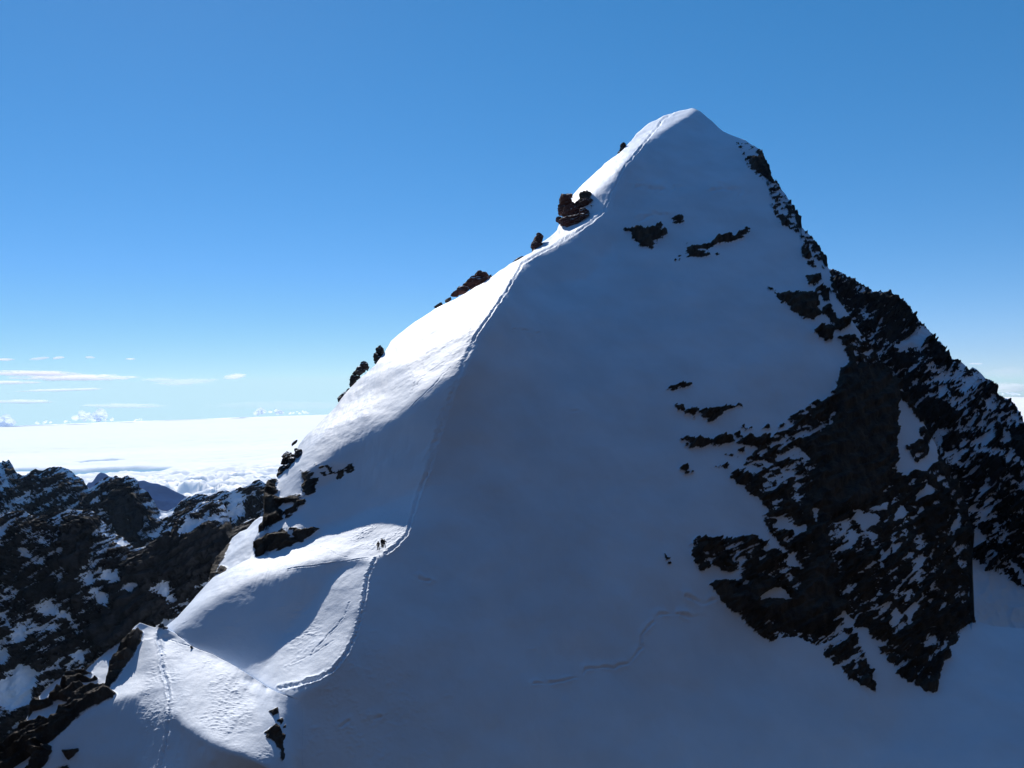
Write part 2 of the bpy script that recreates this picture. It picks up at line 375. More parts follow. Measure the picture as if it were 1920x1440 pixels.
def snow_relief(X, Y, P, M):
    x, y = X.ravel(), Y.ravel(); d = np.linalg.norm(P, axis=1); w = 1 - sstep((M.ravel() + 2) / 3)
    o = fbm(P / 24, 3) * 1.0 + fbm(P / 6, 3) * .19 + fbm(P / 1.6, 3, .6) * .035
    o += fbm(P / np.array([1.5, 9., 9.]) + 70, 3, .6) * .13 * sstep(fbm(P / 30 + 8, 2) * 2 + .5)     # runnels down the fall line
    sl = fbm(P / np.array([7, 5, 2.2]) + 20, 4, .6); o += np.maximum(sl - .42, 0) * .35               # small drifts
    for poly, fe, amp, sz in ROUGH:
        m = sstep(poly_sd_box(X, Y, poly, 60) / fe * .5 + .5).ravel(); k = m > .01
        if k.any():
            q = P[k] / sz; q = q.copy(); q[:, 0] *= .55
            patch = sstep(fbm(P[k] / 6, 2) * 1.6 + .6)
            o[k] += m[k] * amp * patch * (np.abs(fbm(q, 4, .6)) * 2.2 - .5)
    for line, wd, dep, jit in TRACKS:
        L = np.array(line, float); k = (x > L[:, 0].min() - 30) & (x < L[:, 0].max() + 30) & (y > L[:, 1].min() - 30) & (y < L[:, 1].max() + 30)
        if not k.any(): continue
        dd, al, sdn = line_d(x[k], y[k], line)
        n = fbm(P[k] / .62, 3, .7) + .35 * perlin(P[k] / 3.3); n2 = perlin(P[k] / 1.3 + 40) + 1.2 * perlin(P[k] / 5. + 11)
        e = dd * sdn + n2 * wd * .35 * jit
        g = np.exp(-(e / (wd * .5)) ** 2); rim = np.exp(-((np.abs(e) - wd * .9) / (wd * .4)) ** 2)
        o[k] += -g * dep * (.75 + 1.6 * n) + rim * dep * (.35 + .9 * n)
    for line, wd, dep in CRACKS:
        if dep == 0: continue
        L = np.array(line, float); k = (x > L[:, 0].min() - 25) & (x < L[:, 0].max() + 25) & (y > L[:, 1].min() - 25) & (y < L[:, 1].max() + 25)
        if not k.any(): continue
        n = perlin(P[k] / 1.1 + 9); n3 = perlin(P[k] / 3.1 + 3)
        q = np.stack([x[k] + n * 3 + n3 * 4, y[k] + n3 * 3 - n * 2], 1)
        dd, al, sdn = line_d(q[:, 0], q[:, 1], line)
        o[k] += (-np.exp(-(dd / wd) ** 2) * dep + np.exp(-(np.minimum(0, -(dd * sdn)) / (wd * 3.5)) ** 2 - (dd / (wd * 4)) ** 2) * dep * .5) * sstep(n3 * 1.8 + .85)
    return o * w

E1, E2, E3 = (0.95, 0, 0.30), (0, 1, 0), (-0.30, 0, 0.95)     # bedding of the buttress: rises gently to the right
BIG = [(1571, 632), (1590, 628), (1605, 632), (1620, 645), (1645, 665), (1680, 715), (1705, 752), (1735, 800), (1762, 850), (1792, 905), (1816, 960), (1822, 1000), (1824, 1165), (1803, 1182), (1790, 1200), (1781, 1215),
 (1780, 1235), (1768, 1240), (1760, 1265), (1752, 1296), (1737, 1294), (1717, 1286), (1697, 1272), (1680, 1260), (1667, 1243), (1650, 1225), (1640, 1210), (1627, 1187), (1622, 1177), (1600, 1172), (1597, 1160), (1577, 1140),
 (1578, 1157), (1590, 1180), (1608, 1205), (1617, 1230), (1628, 1247), (1633, 1267), (1645, 1302), (1623, 1290), (1600, 1275), (1580, 1258), (1550, 1235), (1537, 1222), (1533, 1215), (1500, 1197), (1485, 1195), (1450, 1202), (1423, 1190),
 (1390, 1160), (1363, 1133), (1331, 1096), (1342, 1091), (1380, 1089), (1393, 1083), (1383, 1077), (1353, 1068), (1330, 1047), (1328, 1060), (1318, 1067), (1305, 1058), (1300, 1040), (1295, 1024), (1310, 1008), (1342, 1006),
 (1387, 1005), (1407, 1003), (1437, 1018), (1460, 1038), (1477, 1045), (1475, 1057), (1513, 1076), (1520, 1090), (1538, 1096), (1513, 1067), (1497, 1053), (1477, 1035), (1442, 1000), (1428, 975), (1440, 952),
 (1500, 950), (1520, 925), (1530, 870), (1513, 850), (1478, 830), (1527, 822), (1560, 798), (1568, 760), (1563, 733), (1577, 710), (1593, 677), (1580, 650)]
F_B = [
 ('r', BIG, 2.6),
 ('r', [(1367, 893), (1403, 922), (1440, 952), (1520, 950), (1530, 870), (1478, 830), (1560, 790), (1570, 757), (1557, 742), (1510, 765), (1480, 785), (1440, 830), (1400, 862), (1395, 880)], -.6),
 ('r', [(1367, 893), (1403, 922), (1440, 952), (1520, 950), (1527, 915), (1480, 912), (1440, 900), (1410, 885)], 2.5),
 ('r', [(1563, 733), (1577, 712), (1593, 677), (1600, 700), (1580, 790), (1540, 812), (1510, 765), (1545, 750)], 2.2),
 ('r', [(1380, 268), (1413, 273), (1440, 295), (1460, 340), (1500, 400), (1510, 430), (1530, 450), (1556, 500), (1545, 505), (1530, 480), (1510, 455), (1490, 432), (1470, 422), (1452, 405), (1448, 370), (1438, 345), (1420, 328), (1402, 312), (1395, 290)], -.5),
 ('r', [(1402, 305), (1428, 285), (1444, 315), (1452, 347), (1440, 341), (1415, 322)], 5), ('r', [(1449, 372), (1458, 372), (1460, 382), (1452, 382)]), ('r', [(1452, 405), (1468, 403), (1480, 420), (1465, 420)]), ('r', [(1486, 390), (1500, 405), (1506, 430), (1495, 428)]),
 ('r', [(1535, 470), (1548, 480), (1556, 505), (1546, 503)]),
 ('r', [(1498, 462), (1508, 463), (1518, 480), (1517, 487), (1507, 478)]), ('r', [(1515, 491), (1527, 490), (1529, 503), (1520, 499)]), ('r', [(1511, 519), (1536, 516), (1538, 531), (1522, 541), (1517, 534)]),
 ('r', [(1524, 541), (1540, 538), (1541, 545), (1530, 547)]),
 ('r', [(1440, 541), (1457, 550), (1480, 556), (1497, 551), (1518, 545), (1532, 552), (1536, 570), (1536, 587), (1520, 597), (1508, 595), (1497, 587), (1480, 580), (1463, 564)]),
 ('r', [(1540, 540), (1552, 545), (1560, 590), (1552, 596), (1542, 585)], 1.5), ('r', [(1556, 594), (1575, 600), (1592, 598), (1592, 612), (1575, 621), (1562, 615)]),
 ('r', [(1524, 618), (1545, 612), (1560, 612), (1560, 636), (1548, 638), (1535, 629)]),
 ('r', [(1552, 505), (1560, 522), (1575, 560), (1600, 608), (1640, 660), (1620, 650), (1590, 600), (1566, 560)], 2),
 ('s', [(1547, 538), (1556, 545), (1590, 590), (1586, 600), (1562, 592), (1554, 562)]), ('s', [(1592, 597), (1625, 621), (1612, 633), (1590, 630), (1573, 625), (1592, 610)]),
 ('r', [(1267, 762), (1280, 763), (1297, 768), (1315, 769), (1335, 768), (1350, 764), (1368, 759), (1374, 759), (1362, 770), (1348, 780), (1335, 791), (1328, 792), (1318, 785), (1308, 775), (1303, 785), (1290, 776), (1277, 771)]),
 ('r', [(1249, 728), (1262, 725), (1275, 721), (1303, 720), (1290, 723), (1274, 727), (1268, 733), (1258, 731)]),
 ('r', [(1274, 823), (1291, 817), (1297, 823), (1315, 825), (1330, 826), (1345, 820), (1355, 818), (1372, 819), (1370, 824), (1390, 829), (1392, 825), (1405, 823), (1420, 820), (1440, 820), (1440, 828), (1432, 837), (1408, 838), (1395, 832), (1380, 831), (1360, 830), (1345, 835), (1320, 837), (1300, 838), (1285, 833), (1292, 828)]),
 ('r', [(1445, 825), (1463, 817), (1468, 820), (1463, 832), (1450, 831)]), ('r', [(1388, 803), (1403, 799), (1425, 799), (1438, 796), (1439, 801), (1428, 805), (1420, 802), (1397, 806)]),
 ('r', [(1340, 875), (1363, 867), (1366, 881), (1357, 880)]), ('r', [(1384, 759), (1395, 757), (1394, 765), (1389, 765)]), ('r', [(1372, 812), (1385, 810), (1390, 821), (1380, 820)]),
 ('r', [(1403, 861), (1420, 855), (1440, 860), (1460, 862), (1477, 866), (1478, 871), (1465, 880), (1450, 875), (1435, 866), (1415, 868)]), ('r', [(1430, 850), (1445, 845), (1453, 852), (1452, 858), (1440, 852)]),
 ('r', [(1358, 852), (1372, 853), (1388, 855), (1387, 861), (1372, 857)]), ('r', [(1384, 845), (1396, 842), (1398, 851), (1388, 850)]), ('r', [(1468, 802), (1490, 800), (1486, 806), (1472, 807)]), ('r', [(1472, 812), (1492, 808), (1488, 817), (1478, 818)]),
 ('r', [(1508, 795), (1535, 787), (1537, 804), (1527, 806), (1515, 798)]), ('r', [(1487, 784), (1505, 782), (1515, 775), (1518, 785), (1508, 791)]), ('r', [(1278, 875), (1290, 874), (1286, 880)]), ('r', [(1286, 888), (1303, 884), (1298, 890)]), ('r', [(1400, 752), (1412, 753), (1406, 755)]),
 ('r', [(1170, 432), (1183, 428), (1207, 430), (1225, 428), (1239, 422), (1238, 438), (1254, 432), (1246, 445), (1233, 448), (1222, 467), (1208, 466), (1193, 458), (1183, 448), (1182, 438)]),
 ('r', [(1258, 410), (1270, 406), (1278, 408), (1277, 420), (1267, 419)]),
 ('r', [(1288, 464), (1302, 463), (1320, 460), (1330, 457), (1345, 447), (1362, 445), (1385, 435), (1400, 428), (1407, 432), (1395, 440), (1380, 448), (1365, 455), (1345, 462), (1325, 466), (1305, 472), (1325, 475), (1347, 474), (1322, 481), (1305, 483), (1290, 482)]),
 ('r', [(1266, 487), (1274, 482), (1273, 486)]), ('r', [(1246, 1040), (1252, 1046), (1248, 1048)]), ('r', [(1252, 1056), (1260, 1055), (1259, 1062)]),
 ('r', [(500, 903), (517, 899), (522, 925), (512, 930), (527, 934), (531, 942), (527, 955), (528, 975), (506, 992), (488, 1000), (470, 990), (478, 940)]),
 ('r', [(530, 938), (545, 932), (575, 933), (572, 943), (560, 951), (548, 961), (537, 968), (533, 962), (542, 953), (550, 946), (535, 943)]),
 ('r', [(564, 885), (575, 884), (590, 883), (590, 888), (583, 893), (597, 895), (595, 903), (590, 910), (586, 925), (578, 930), (570, 918), (566, 900)]),
 ('r', [(588, 869), (600, 871), (606, 875), (600, 878), (590, 874)]), ('r', [(600, 885), (611, 884), (611, 893), (602, 892)]), ('r', [(610, 873), (622, 876), (629, 884), (618, 891)]),
 ('r', [(633, 881), (645, 880), (650, 875), (660, 870), (663, 878), (655, 884), (645, 886), (640, 896), (632, 897)]),
 ('r', [(480, 1046), (478, 1028), (486, 1010), (500, 1002), (520, 996), (535, 990), (550, 988), (560, 990), (570, 991), (599, 993), (585, 1006), (570, 1017), (548, 1024), (520, 1030), (500, 1037), (487, 1046)]),
 ('s', [(537, 994), (552, 992), (549, 1003), (555, 1010), (545, 1008)]),
 ('r', [(1093, 370), (1105, 362), (1113, 366), (1105, 378), (1093, 385), (1082, 382)]), ('r', [(1108, 385), (1113, 386), (1109, 390)]),
 ('s', [(1681, 739), (1700, 757), (1718, 780), (1733, 795), (1722, 805), (1728, 823), (1697, 838), (1715, 868), (1738, 852), (1746, 815), (1757, 842), (1757, 865), (1738, 883), (1715, 882), (1693, 897), (1685, 887), (1683, 865), (1675, 845), (1681, 830), (1680, 800), (1679, 765)]),
 ('s', [(1733, 900), (1752, 918), (1745, 928), (1725, 935), (1715, 941), (1712, 932), (1730, 918)]),
 ('s', [(1597, 957), (1610, 955), (1617, 965), (1630, 963), (1643, 965), (1652, 978), (1640, 987), (1618, 987), (1607, 987), (1597, 973)]), ('s', [(1635, 953), (1663, 943), (1662, 957), (1637, 959)]),
 ('s', [(1687, 947), (1702, 962), (1692, 972), (1678, 977), (1677, 965)]), ('s', [(1595, 995), (1610, 1005), (1600, 1022), (1587, 1013)]), ('s', [(1567, 1033), (1585, 1021), (1598, 1028), (1577, 1034)]),
 ('s', [(1672, 1022), (1690, 1018), (1687, 1028), (1673, 1038)]), ('s', [(1643, 1033), (1655, 1030), (1655, 1038), (1645, 1042)]), ('s', [(1621, 1069), (1637, 1042), (1643, 1057), (1630, 1065)]), ('s', [(1645, 1050), (1657, 1057), (1657, 1072), (1650, 1068)]),
 ('s', [(1693, 1089), (1710, 1067), (1727, 1040), (1737, 1046), (1727, 1062), (1707, 1079)]), ('s', [(1699, 1033), (1717, 1038), (1700, 1047)]), ('s', [(1788, 950), (1802, 968), (1798, 990), (1780, 995), (1793, 975)]),
 ('s', [(1663, 1179), (1667, 1155), (1680, 1138), (1692, 1155), (1682, 1172)]), ('s', [(1697, 1148), (1713, 1129), (1724, 1138), (1710, 1152), (1708, 1162), (1708, 1180), (1702, 1172)]),
 ('s', [(1422, 1126), (1430, 1113), (1447, 1103), (1462, 1103), (1472, 1113), (1482, 1124), (1463, 1121), (1447, 1121)]),
 ('s', [(1448, 990), (1468, 978), (1490, 985), (1513, 981), (1513, 997), (1492, 1005), (1472, 993)]), ('s', [(1437, 973), (1463, 965), (1482, 961), (1460, 976)]), ('s', [(1523, 955), (1535, 955), (1529, 981), (1524, 982)]),
 ('s', [(1352, 1056), (1366, 1063), (1360, 1071)]), ('s', [(1397, 1087), (1404, 1091), (1392, 1098)]), ('s', [(1625, 1000), (1640, 998), (1645, 1008), (1632, 1020)]), ('s', [(1752, 1015), (1765, 1015), (1758, 1030), (1753, 1028)]), ('s', [(1793, 1095), (1801, 1100), (1797, 1104)]),
 ('s', [(1534, 1216), (1550, 1205), (1575, 1192), (1590, 1186), (1586, 1196), (1560, 1207), (1546, 1214), (1538, 1220)]), ('s', [(1610, 1235), (1622, 1236), (1613, 1244)]),
 ('z', [(1575, 690), (1650, 700), (1680, 745), (1676, 845), (1640, 940), (1560, 960), (1535, 1000), (1560, 1100), (1575, 1140), (1530, 1180), (1360, 1130), (1345, 1100), (1420, 1095), (1500, 1110), (1535, 1010), (1515, 950), (1535, 870), (1500, 835), (1570, 800)], 13, 30) ]
# the wall zone must not bury its explicit patches
F_B = F_B[:1] + [F_B[-1]] + F_B[1:-1]
MASK_B = Mask(F_B, 6.5, (E1, E2, E3), (4.2, 14.0, 1.15), .68)
TOP_A = [(-60, 1440), (0, 1403), (29, 1383), (40, 1365), (51, 1346), (60, 1323), (74, 1305), (83, 1294), (107, 1276), (127, 1261), (145, 1259), (160, 1256), (180, 1237), (200, 1222), (233, 1199), (240, 1188), (246, 1181), (252, 1173), (262, 1166), (268, 1168),
 (278, 1172), (290, 1176), (300, 1172), (310, 1179), (327, 1187), (343, 1200), (360, 1213), (377, 1220), (400, 1228), (427, 1243), (450, 1257), (477, 1273), (500, 1288), (520, 1298), (540, 1305), (560, 1312), (620, 1345)]
def shape_B(X, Y, P):
    T = np.array(TOP_A, float); w = sstep((568 - X) / 60) * sstep((Y - np.interp(X, T[:, 0], T[:, 1]) + 2) / 22)
    return at(X, Y, CH_B.d(X, Y) * (1 + .12 * w))
def disp_B(X, Y, P, M):
    o = snow_relief(X, Y, P, M) + rock_relief(P, M, 1.15, (E1, E2, E3), (7, 7, 3.2)).ravel() * (.12 + .88 * sstep((X.ravel() - 690) / 60) + .5 * sstep((560 - X.ravel()) / 30))
    return o
structure(sheet('mountain', CH_B, TOP_B, 290, 2140, DX, 1660, int(1500 / DX), MASK_B, disp_B, (GM,), level=1192, shape_fn=shape_B))

# ------------------------------------------------------------------ near knoll
BASE_A = [(150, 1400, 0, 45), (240, 1380, 2, 45), (100, 1440, 0, 45), (400, 1430, 12, 43), (600, 1380, 22, 46), (560, 1500, 20, 44), (300, 1600, 5, 42), (540, 1340, 25, 46)]

REG_A = [
 ([(297, 1180), (305, 1240), (309, 1280), (290, 1300), (262, 1300), (240, 1305), (217, 1309), (190, 1320), (170, 1329), (140, 1352), (110, 1380), (60, 1400), (100, 1300), (250, 1160)], 9, [(270, 1230, -35, 33), (250, 1290, -30, 24), (275, 1275, -25, 26), (255, 1255, -15, 42), (240, 1245, -50, 34), (280, 1245, -5, 40), (225, 1275, -35, 40), (150, 1340, -60, 40)], 5),
 ([(298, 1180), (330, 1185), (400, 1226), (450, 1255), (478, 1275), (480, 1310), (478, 1340), (492, 1385), (515, 1420), (532, 1450), (512, 1440), (485, 1425), (460, 1412), (430, 1405), (400, 1392), (375, 1375), (345, 1356), (322, 1338), (312, 1290), (306, 1240)], 10,
   [(330, 1220, -25, 14), (400, 1260, -25, 15), (440, 1290, -20, 17), (350, 1290, -28, 15), (420, 1340, -28, 15), (460, 1350, -26, 16), (500, 1410, -34, 14), (440, 1390, -28, 15), (470, 1380, -28, 16), (360, 1330, -25, 17), (310, 1200, -30, 16)], 14),
 ([(185, 1328), (217, 1313), (255, 1308), (265, 1322), (262, 1380), (256, 1445), (60, 1445), (120, 1375)], 8, [(200, 1380, 4, 51)], 9),
 ([(268, 1300), (310, 1300), (325, 1340), (350, 1450), (262, 1450), (270, 1370)], 10, [(295, 1330, -22, 29), (300, 1430, -18, 34)], 5),
 ([(270, 1180), (300, 1178), (330, 1188), (345, 1203), (320, 1203), (290, 1205), (262, 1200)], 8, [(300, 1190, -20, 10), (270, 1190, -60, 25), (340, 1200, -10, 8)]),
 ([(440, 1262), (476, 1278), (500, 1292), (520, 1303), (510, 1320), (480, 1312), (455, 1290)], 8, [(480, 1290, 18, 44)]),
 ([(380, 1395), (395, 1400), (405, 1425), (395, 1425), (375, 1405)], 5, [(390, 1410, -40, 24)]),
 ([(466, 1330), (486, 1355), (485, 1360), (462, 1340)], 3, [(475, 1345, -40, 22)]), ([(486, 1332), (510, 1355), (509, 1361), (488, 1342)], 3, [(495, 1345, -40, 22)]),
 ([(-60, 1380), (40, 1360), (75, 1305), (145, 1258), (233, 1195), (262, 1165), (268, 1180), (262, 1200), (250, 1230), (227, 1262), (203, 1290), (170, 1328), (118, 1372), (89, 1394), (60, 1440), (-60, 1480)], 10,
   [(200, 1260, -25, 52), (100, 1300, -25, 50), (50, 1380, -20, 60), (140, 1320, -20, 62), (230, 1215, -25, 55), (190, 1280, -20, 48)]),
 ([(66, 1416), (70, 1425), (58, 1442), (20, 1450)], 6, [(50, 1432, -40, 20)]),
]
_anc = [(x, y, float(CH_B.d(x, y)), 30.) for x in range(560, 700, 24) for y in range(1330, 1640, 24)]
_anc += [(x, y, float(CH_B.d(x, y)) * f, 4.) for x, y, f in ((310, 1180, .972), (343, 1200, .975), (377, 1220, .978), (400, 1228, .980), (427, 1243, .982), (450, 1257, .985), (477, 1273, .989), (500, 1288, .993), (520, 1298, .996), (540, 1305, .999))]
CH_A = Chart(-80, 720, 1130, 1680, 4, BASE_A, REG_A, _anc)

def shape_A(X, Y, P):
    w = sstep((X - 515) / 50)
    d = np.exp((1 - w) * np.log(CH_A.d(X, Y)) + w * np.log(CH_B.d(X, Y)))
    d = d * (1 + .0014 * sstep((X - 552) / 42))
    return at(X, Y, d)
F_A = [
 ('r', [(-80, 1420), (0, 1403), (29, 1383), (40, 1365), (51, 1346), (60, 1323), (74, 1305), (83, 1294), (107, 1276), (127, 1261), (145, 1259), (160, 1256), (180, 1237), (200, 1222), (233, 1199), (246, 1181), (262, 1166), (262, 1178), (268, 1186), (263, 1203),
   (250, 1226), (240, 1243), (227, 1260), (212, 1278), (203, 1290), (212, 1294), (217, 1302), (212, 1308), (190, 1318), (167, 1329), (139, 1351), (118, 1372), (104, 1384), (89, 1395), (97, 1401), (100, 1410), (89, 1426), (80, 1438), (60, 1452), (-80, 1500)], 10),
 ('s', [(233, 1199), (222, 1222), (212, 1235), (204, 1250), (199, 1275), (196, 1285), (170, 1291), (145, 1286), (150, 1281), (183, 1277), (184, 1271), (160, 1272), (147, 1269), (172, 1262), (158, 1259), (180, 1238), (200, 1222)], 2.5),
 ('s', [(145, 1259), (127, 1261), (107, 1276), (83, 1294), (74, 1307), (76, 1318), (95, 1313), (102, 1305), (106, 1298), (120, 1285), (127, 1272), (140, 1266)], 2.5),
 ('s', [(101, 1315), (112, 1313), (130, 1318), (131, 1325), (117, 1333), (110, 1345), (95, 1352), (80, 1345), (70, 1355), (52, 1362), (52, 1350), (62, 1335), (80, 1330), (97, 1322)], 2.5),
 ('s', [(66, 1414), (70, 1424), (60, 1440), (10, 1475), (-10, 1470), (29, 1440)], 4), ('s', [(246, 1180), (262, 1164), (280, 1170), (275, 1182), (262, 1184), (252, 1186)], 3), ('s', [(119, 1294), (126, 1291), (127, 1298)]), ('s', [(78, 1402), (84, 1400), (84, 1406)]),
 ('r', [(115, 1406), (134, 1404), (154, 1398), (150, 1405), (139, 1420), (129, 1426), (122, 1421)]), ('r', [(105, 1442), (128, 1434), (132, 1450)]),
 ('r', [(500, 1333), (510, 1332), (520, 1329), (522, 1337), (512, 1345)]), ('r', [(516, 1351), (530, 1344), (533, 1353), (526, 1360)]), ('r', [(528, 1366), (537, 1354), (536, 1364)]),
 ('r', [(495, 1373), (510, 1364), (526, 1375), (531, 1388), (530, 1402), (533, 1416), (531, 1424), (527, 1418), (524, 1406), (512, 1393)]),
]
MASK_A = Mask(F_A, 2.6, ((.85, .2, .5), (0.1, 1, 0), (-.5, .1, .85)), (4, 4, 1.3))
def disp_A(X, Y, P, M):
    w = 1 - sstep((X - 500) / 60)
    return (snow_relief(X, Y, P, M).reshape(X.shape) + w * rock_relief(P, M, .8, ((.85, .2, .5), (0.1, 1, 0), (-.5, .1, .85)), (4, 4, 1.6)).reshape(X.shape))
_o = sheet('knoll', CH_A, TOP_A, -60, 610, DX * .75, 1640, int(640 / DX), MASK_A, disp_A, (GM,), shape_fn=shape_A, back=(.3, 40, 12, 58)); structure(_o)
# below the seam the main mountain carries the same slope

# ------------------------------------------------------------------ snow rib under the cliff
CH_E = Chart(380, 520, 950, 1160, 4, [(450, 1000, -50, 36), (430, 1050, -45, 34), (470, 1060, -30, 30), (490, 975, -50, 40)], [], [(450, 1040, 188, 5.)])
TOP_E = [(392, 1085), (398, 1063), (410, 1047), (425, 1025), (435, 1010), (450, 998), (462, 992), (468, 985), (477, 975), (487, 969), (497, 967), (502, 972), (506, 990)]
MASK_E = Mask([('r', [(390, 1100), (398, 1060), (412, 1040), (425, 1020), (433, 1018), (422, 1045), (410, 1064), (402, 1085)]), ('r', [(405, 1078), (415, 1062), (428, 1066), (425, 1078)], 1)], 2.2, (E1, E2, E3), (3, 3, 1.2))
structure(sheet('snow_rib', CH_E, TOP_E, 392, 506, DX, 1096, 70, MASK_E, lambda X, Y, P, M: fbm(P / 7, 4) * .5 + fbm(P / 2, 3) * .05 + rock_relief(P, M, .6, (E1, E2, E3), (3, 3, 1.5)).ravel(), (GM,)))

# ------------------------------------------------------------------ ridge behind the buttress
GC = ground_material('far_snow_and_rock', scale=1.8, soft=.35, edge=2.4, rock_a=(.010, .010, .0125), rock_b=(.030, .029, .032))
TOP_C = [(1500, 560), (1540, 520), (1552, 505), (1563, 505), (1580, 513), (1590, 520), (1600, 522), (1613, 533), (1628, 542), (1635, 547), (1645, 549), (1650, 545), (1655, 550), (1660, 549), (1668, 547), (1677, 556), (1685, 562), (1693, 563), (1700, 570), (1706, 580), (1713, 590), (1720, 600), (1727, 607),
 (1740, 620), (1750, 632), (1753, 640), (1762, 641), (1770, 651), (1774, 662), (1780, 671), (1790, 675), (1800, 678), (1808, 684), (1817, 694), (1823, 689), (1830, 693), (1840, 703), (1847, 711), (1856, 713), (1862, 717), (1866, 725), (1868, 737), (1880, 747), (1893, 750), (1900, 757), (1907, 768), (1914, 780), (1918, 793), (1930, 800), (1960, 850), (2060, 960)]
CH_C = Chart(1480, 2100, 480, 1280, 8, [(1650, 650, 5, 52), (1750, 750, 12, 50), (1850, 850, 8, 50), (1880, 1000, -15, 60), (1900, 780, 0, 46), (1800, 1000, 10, 58)],
 [([(1800, 1030), (1820, 1044), (1847, 1072), (1893, 1094), (1930, 1110), (2060, 1180), (2060, 1290), (1780, 1290)], 14, [(1850, 1110, -22, 30), (1840, 1150, -5, 36), (1910, 1150, -30, 24), (1960, 1170, -30, 26)])], [(1700, 760, 350, 5.)])
C1, C2, C3 = (.91, 0, .42), (0, 1, 0), (-.42, 0, .91)
F_C = [('r', [(1480, 540), (1552, 505), (1600, 522), (1670, 547), (1700, 570), (1750, 633), (1800, 678), (1850, 712), (1893, 750), (1920, 795), (2060, 960), (2060, 1180), (1930, 1110), (1893, 1092), (1847, 1070), (1818, 1042), (1780, 1100), (1480, 1100)], .9),
 ('z', [(1540, 500), (1600, 520), (1670, 545), (1710, 590), (1715, 640), (1690, 660), (1640, 640), (1560, 600)], 2.3, 20), ('z', [(1638, 552), (1670, 556), (1692, 590), (1685, 640), (1665, 655), (1640, 600)], 5, 14),
 ('z', [(1730, 700), (1800, 690), (1850, 750), (1910, 770), (1925, 900), (1850, 890), (1780, 880), (1760, 820), (1800, 790), (1740, 760)], -1.6, 20),
 ('z', [(1660, 650), (1700, 668), (1730, 700), (1735, 745), (1700, 755), (1680, 715)], 3, 12), ('z', [(1750, 640), (1780, 672), (1775, 690), (1745, 680), (1735, 650)], 5, 10),
 ('z', [(1800, 860), (1920, 880), (1940, 1100), (1890, 1092), (1847, 1070), (1818, 1042), (1810, 960)], 1.8, 20),
 ('s', [(1718, 618), (1728, 612), (1750, 630), (1733, 642), (1708, 660), (1683, 672), (1677, 657), (1700, 633)], .8),
 ('r', [(1720, 757), (1760, 757), (1772, 775), (1792, 785), (1783, 800), (1755, 817), (1732, 793)], 6), ('r', [(1758, 823), (1788, 817), (1792, 847), (1777, 858), (1760, 850)], 6), ('r', [(1808, 762), (1832, 757), (1834, 772), (1817, 778)], 6),
 ('r', [(1885, 817), (1920, 803), (1925, 863), (1908, 869), (1895, 846)], 7), ('r', [(1838, 897), (1873, 883), (1884, 900), (1860, 909)], 5), ('r', [(1795, 907), (1822, 912), (1820, 933), (1800, 937)], 6), ('r', [(1845, 733), (1867, 722), (1870, 740), (1850, 752), (1838, 756)], 6), ('r', [(1810, 793), (1822, 795), (1820, 803)], 4),
 ('s', [(1817, 992), (1828, 987), (1849, 1018), (1817, 1030)]), ('s', [(1855, 1033), (1865, 1045), (1872, 1058), (1866, 1058)]), ('s', [(1830, 1042), (1847, 1052), (1850, 1062), (1840, 1060)]), ('s', [(1885, 1050), (1925, 1085), (1925, 1108), (1905, 1095)], 3),
]
MASK_C = Mask(F_C, 10, (C1, C2, C3), (5, 25, 1.25), .75)
structure(sheet('rear_ridge', CH_C, TOP_C, 1500, 2050, DX, 1280, int(800 / DX), MASK_C, lambda X, Y, P, M: edge_keep(TOP_C, X, Y) * (rock_relief(P, M, 2.6, (C1, C2, C3), (15, 15, 6)).ravel() + fbm(P / 26, 4, .55, True) * 3.2), (GC,), back=(1.5, 120, 12, 42)))

# ------------------------------------------------------------------ rocky ranges on the left
GD = ground_material('distant_snow_and_rock', scale=3.0, soft=.4, edge=3.0, rock_a=(.009, .010, .013), rock_b=(.026, .026, .031))
D1v, D2v, D3v = (.88, 0, .48), (0, 1, 0), (-.48, 0, .88)
TOP_D = [(-80, 860), (0, 868), (8, 866), (13, 867), (19, 864), (27, 878), (33, 888), (38, 890), (43, 893), (50, 892), (60, 884), (67, 880), (75, 884), (83, 884), (95, 878), (110, 876), (118, 877), (130, 880), (140, 888), (143, 893), (150, 895), (158, 900), (163, 910), (169, 918), (178, 912),
 (190, 902), (200, 897), (206, 895), (215, 895), (220, 893), (226, 898), (233, 895), (241, 892), (244, 897), (252, 896), (260, 903), (262, 915), (270, 918), (280, 925), (288, 938), (294, 948), (297, 955), (305, 959), (315, 960), (325, 955), (332, 951), (337, 944), (347, 935), (360, 932), (370, 928), (385, 928), (392, 930), (400, 927),
 (412, 924), (425, 920), (432, 923), (440, 919), (455, 915), (470, 910), (478, 903), (487, 900), (495, 905), (500, 908), (520, 903), (640, 880)]
CH_D = Chart(-100, 660, 820, 1300, 8, [(50, 950, -5, 58), (200, 950, 5, 58), (450, 960, 0, 55), (150, 930, -25, 55), (350, 960, -10, 55)], [([(296, 955), (315, 960), (335, 950), (335, 985), (300, 985)], 8, [(315, 965, -20, 28)])], [(200, 950, 820, 5.)])
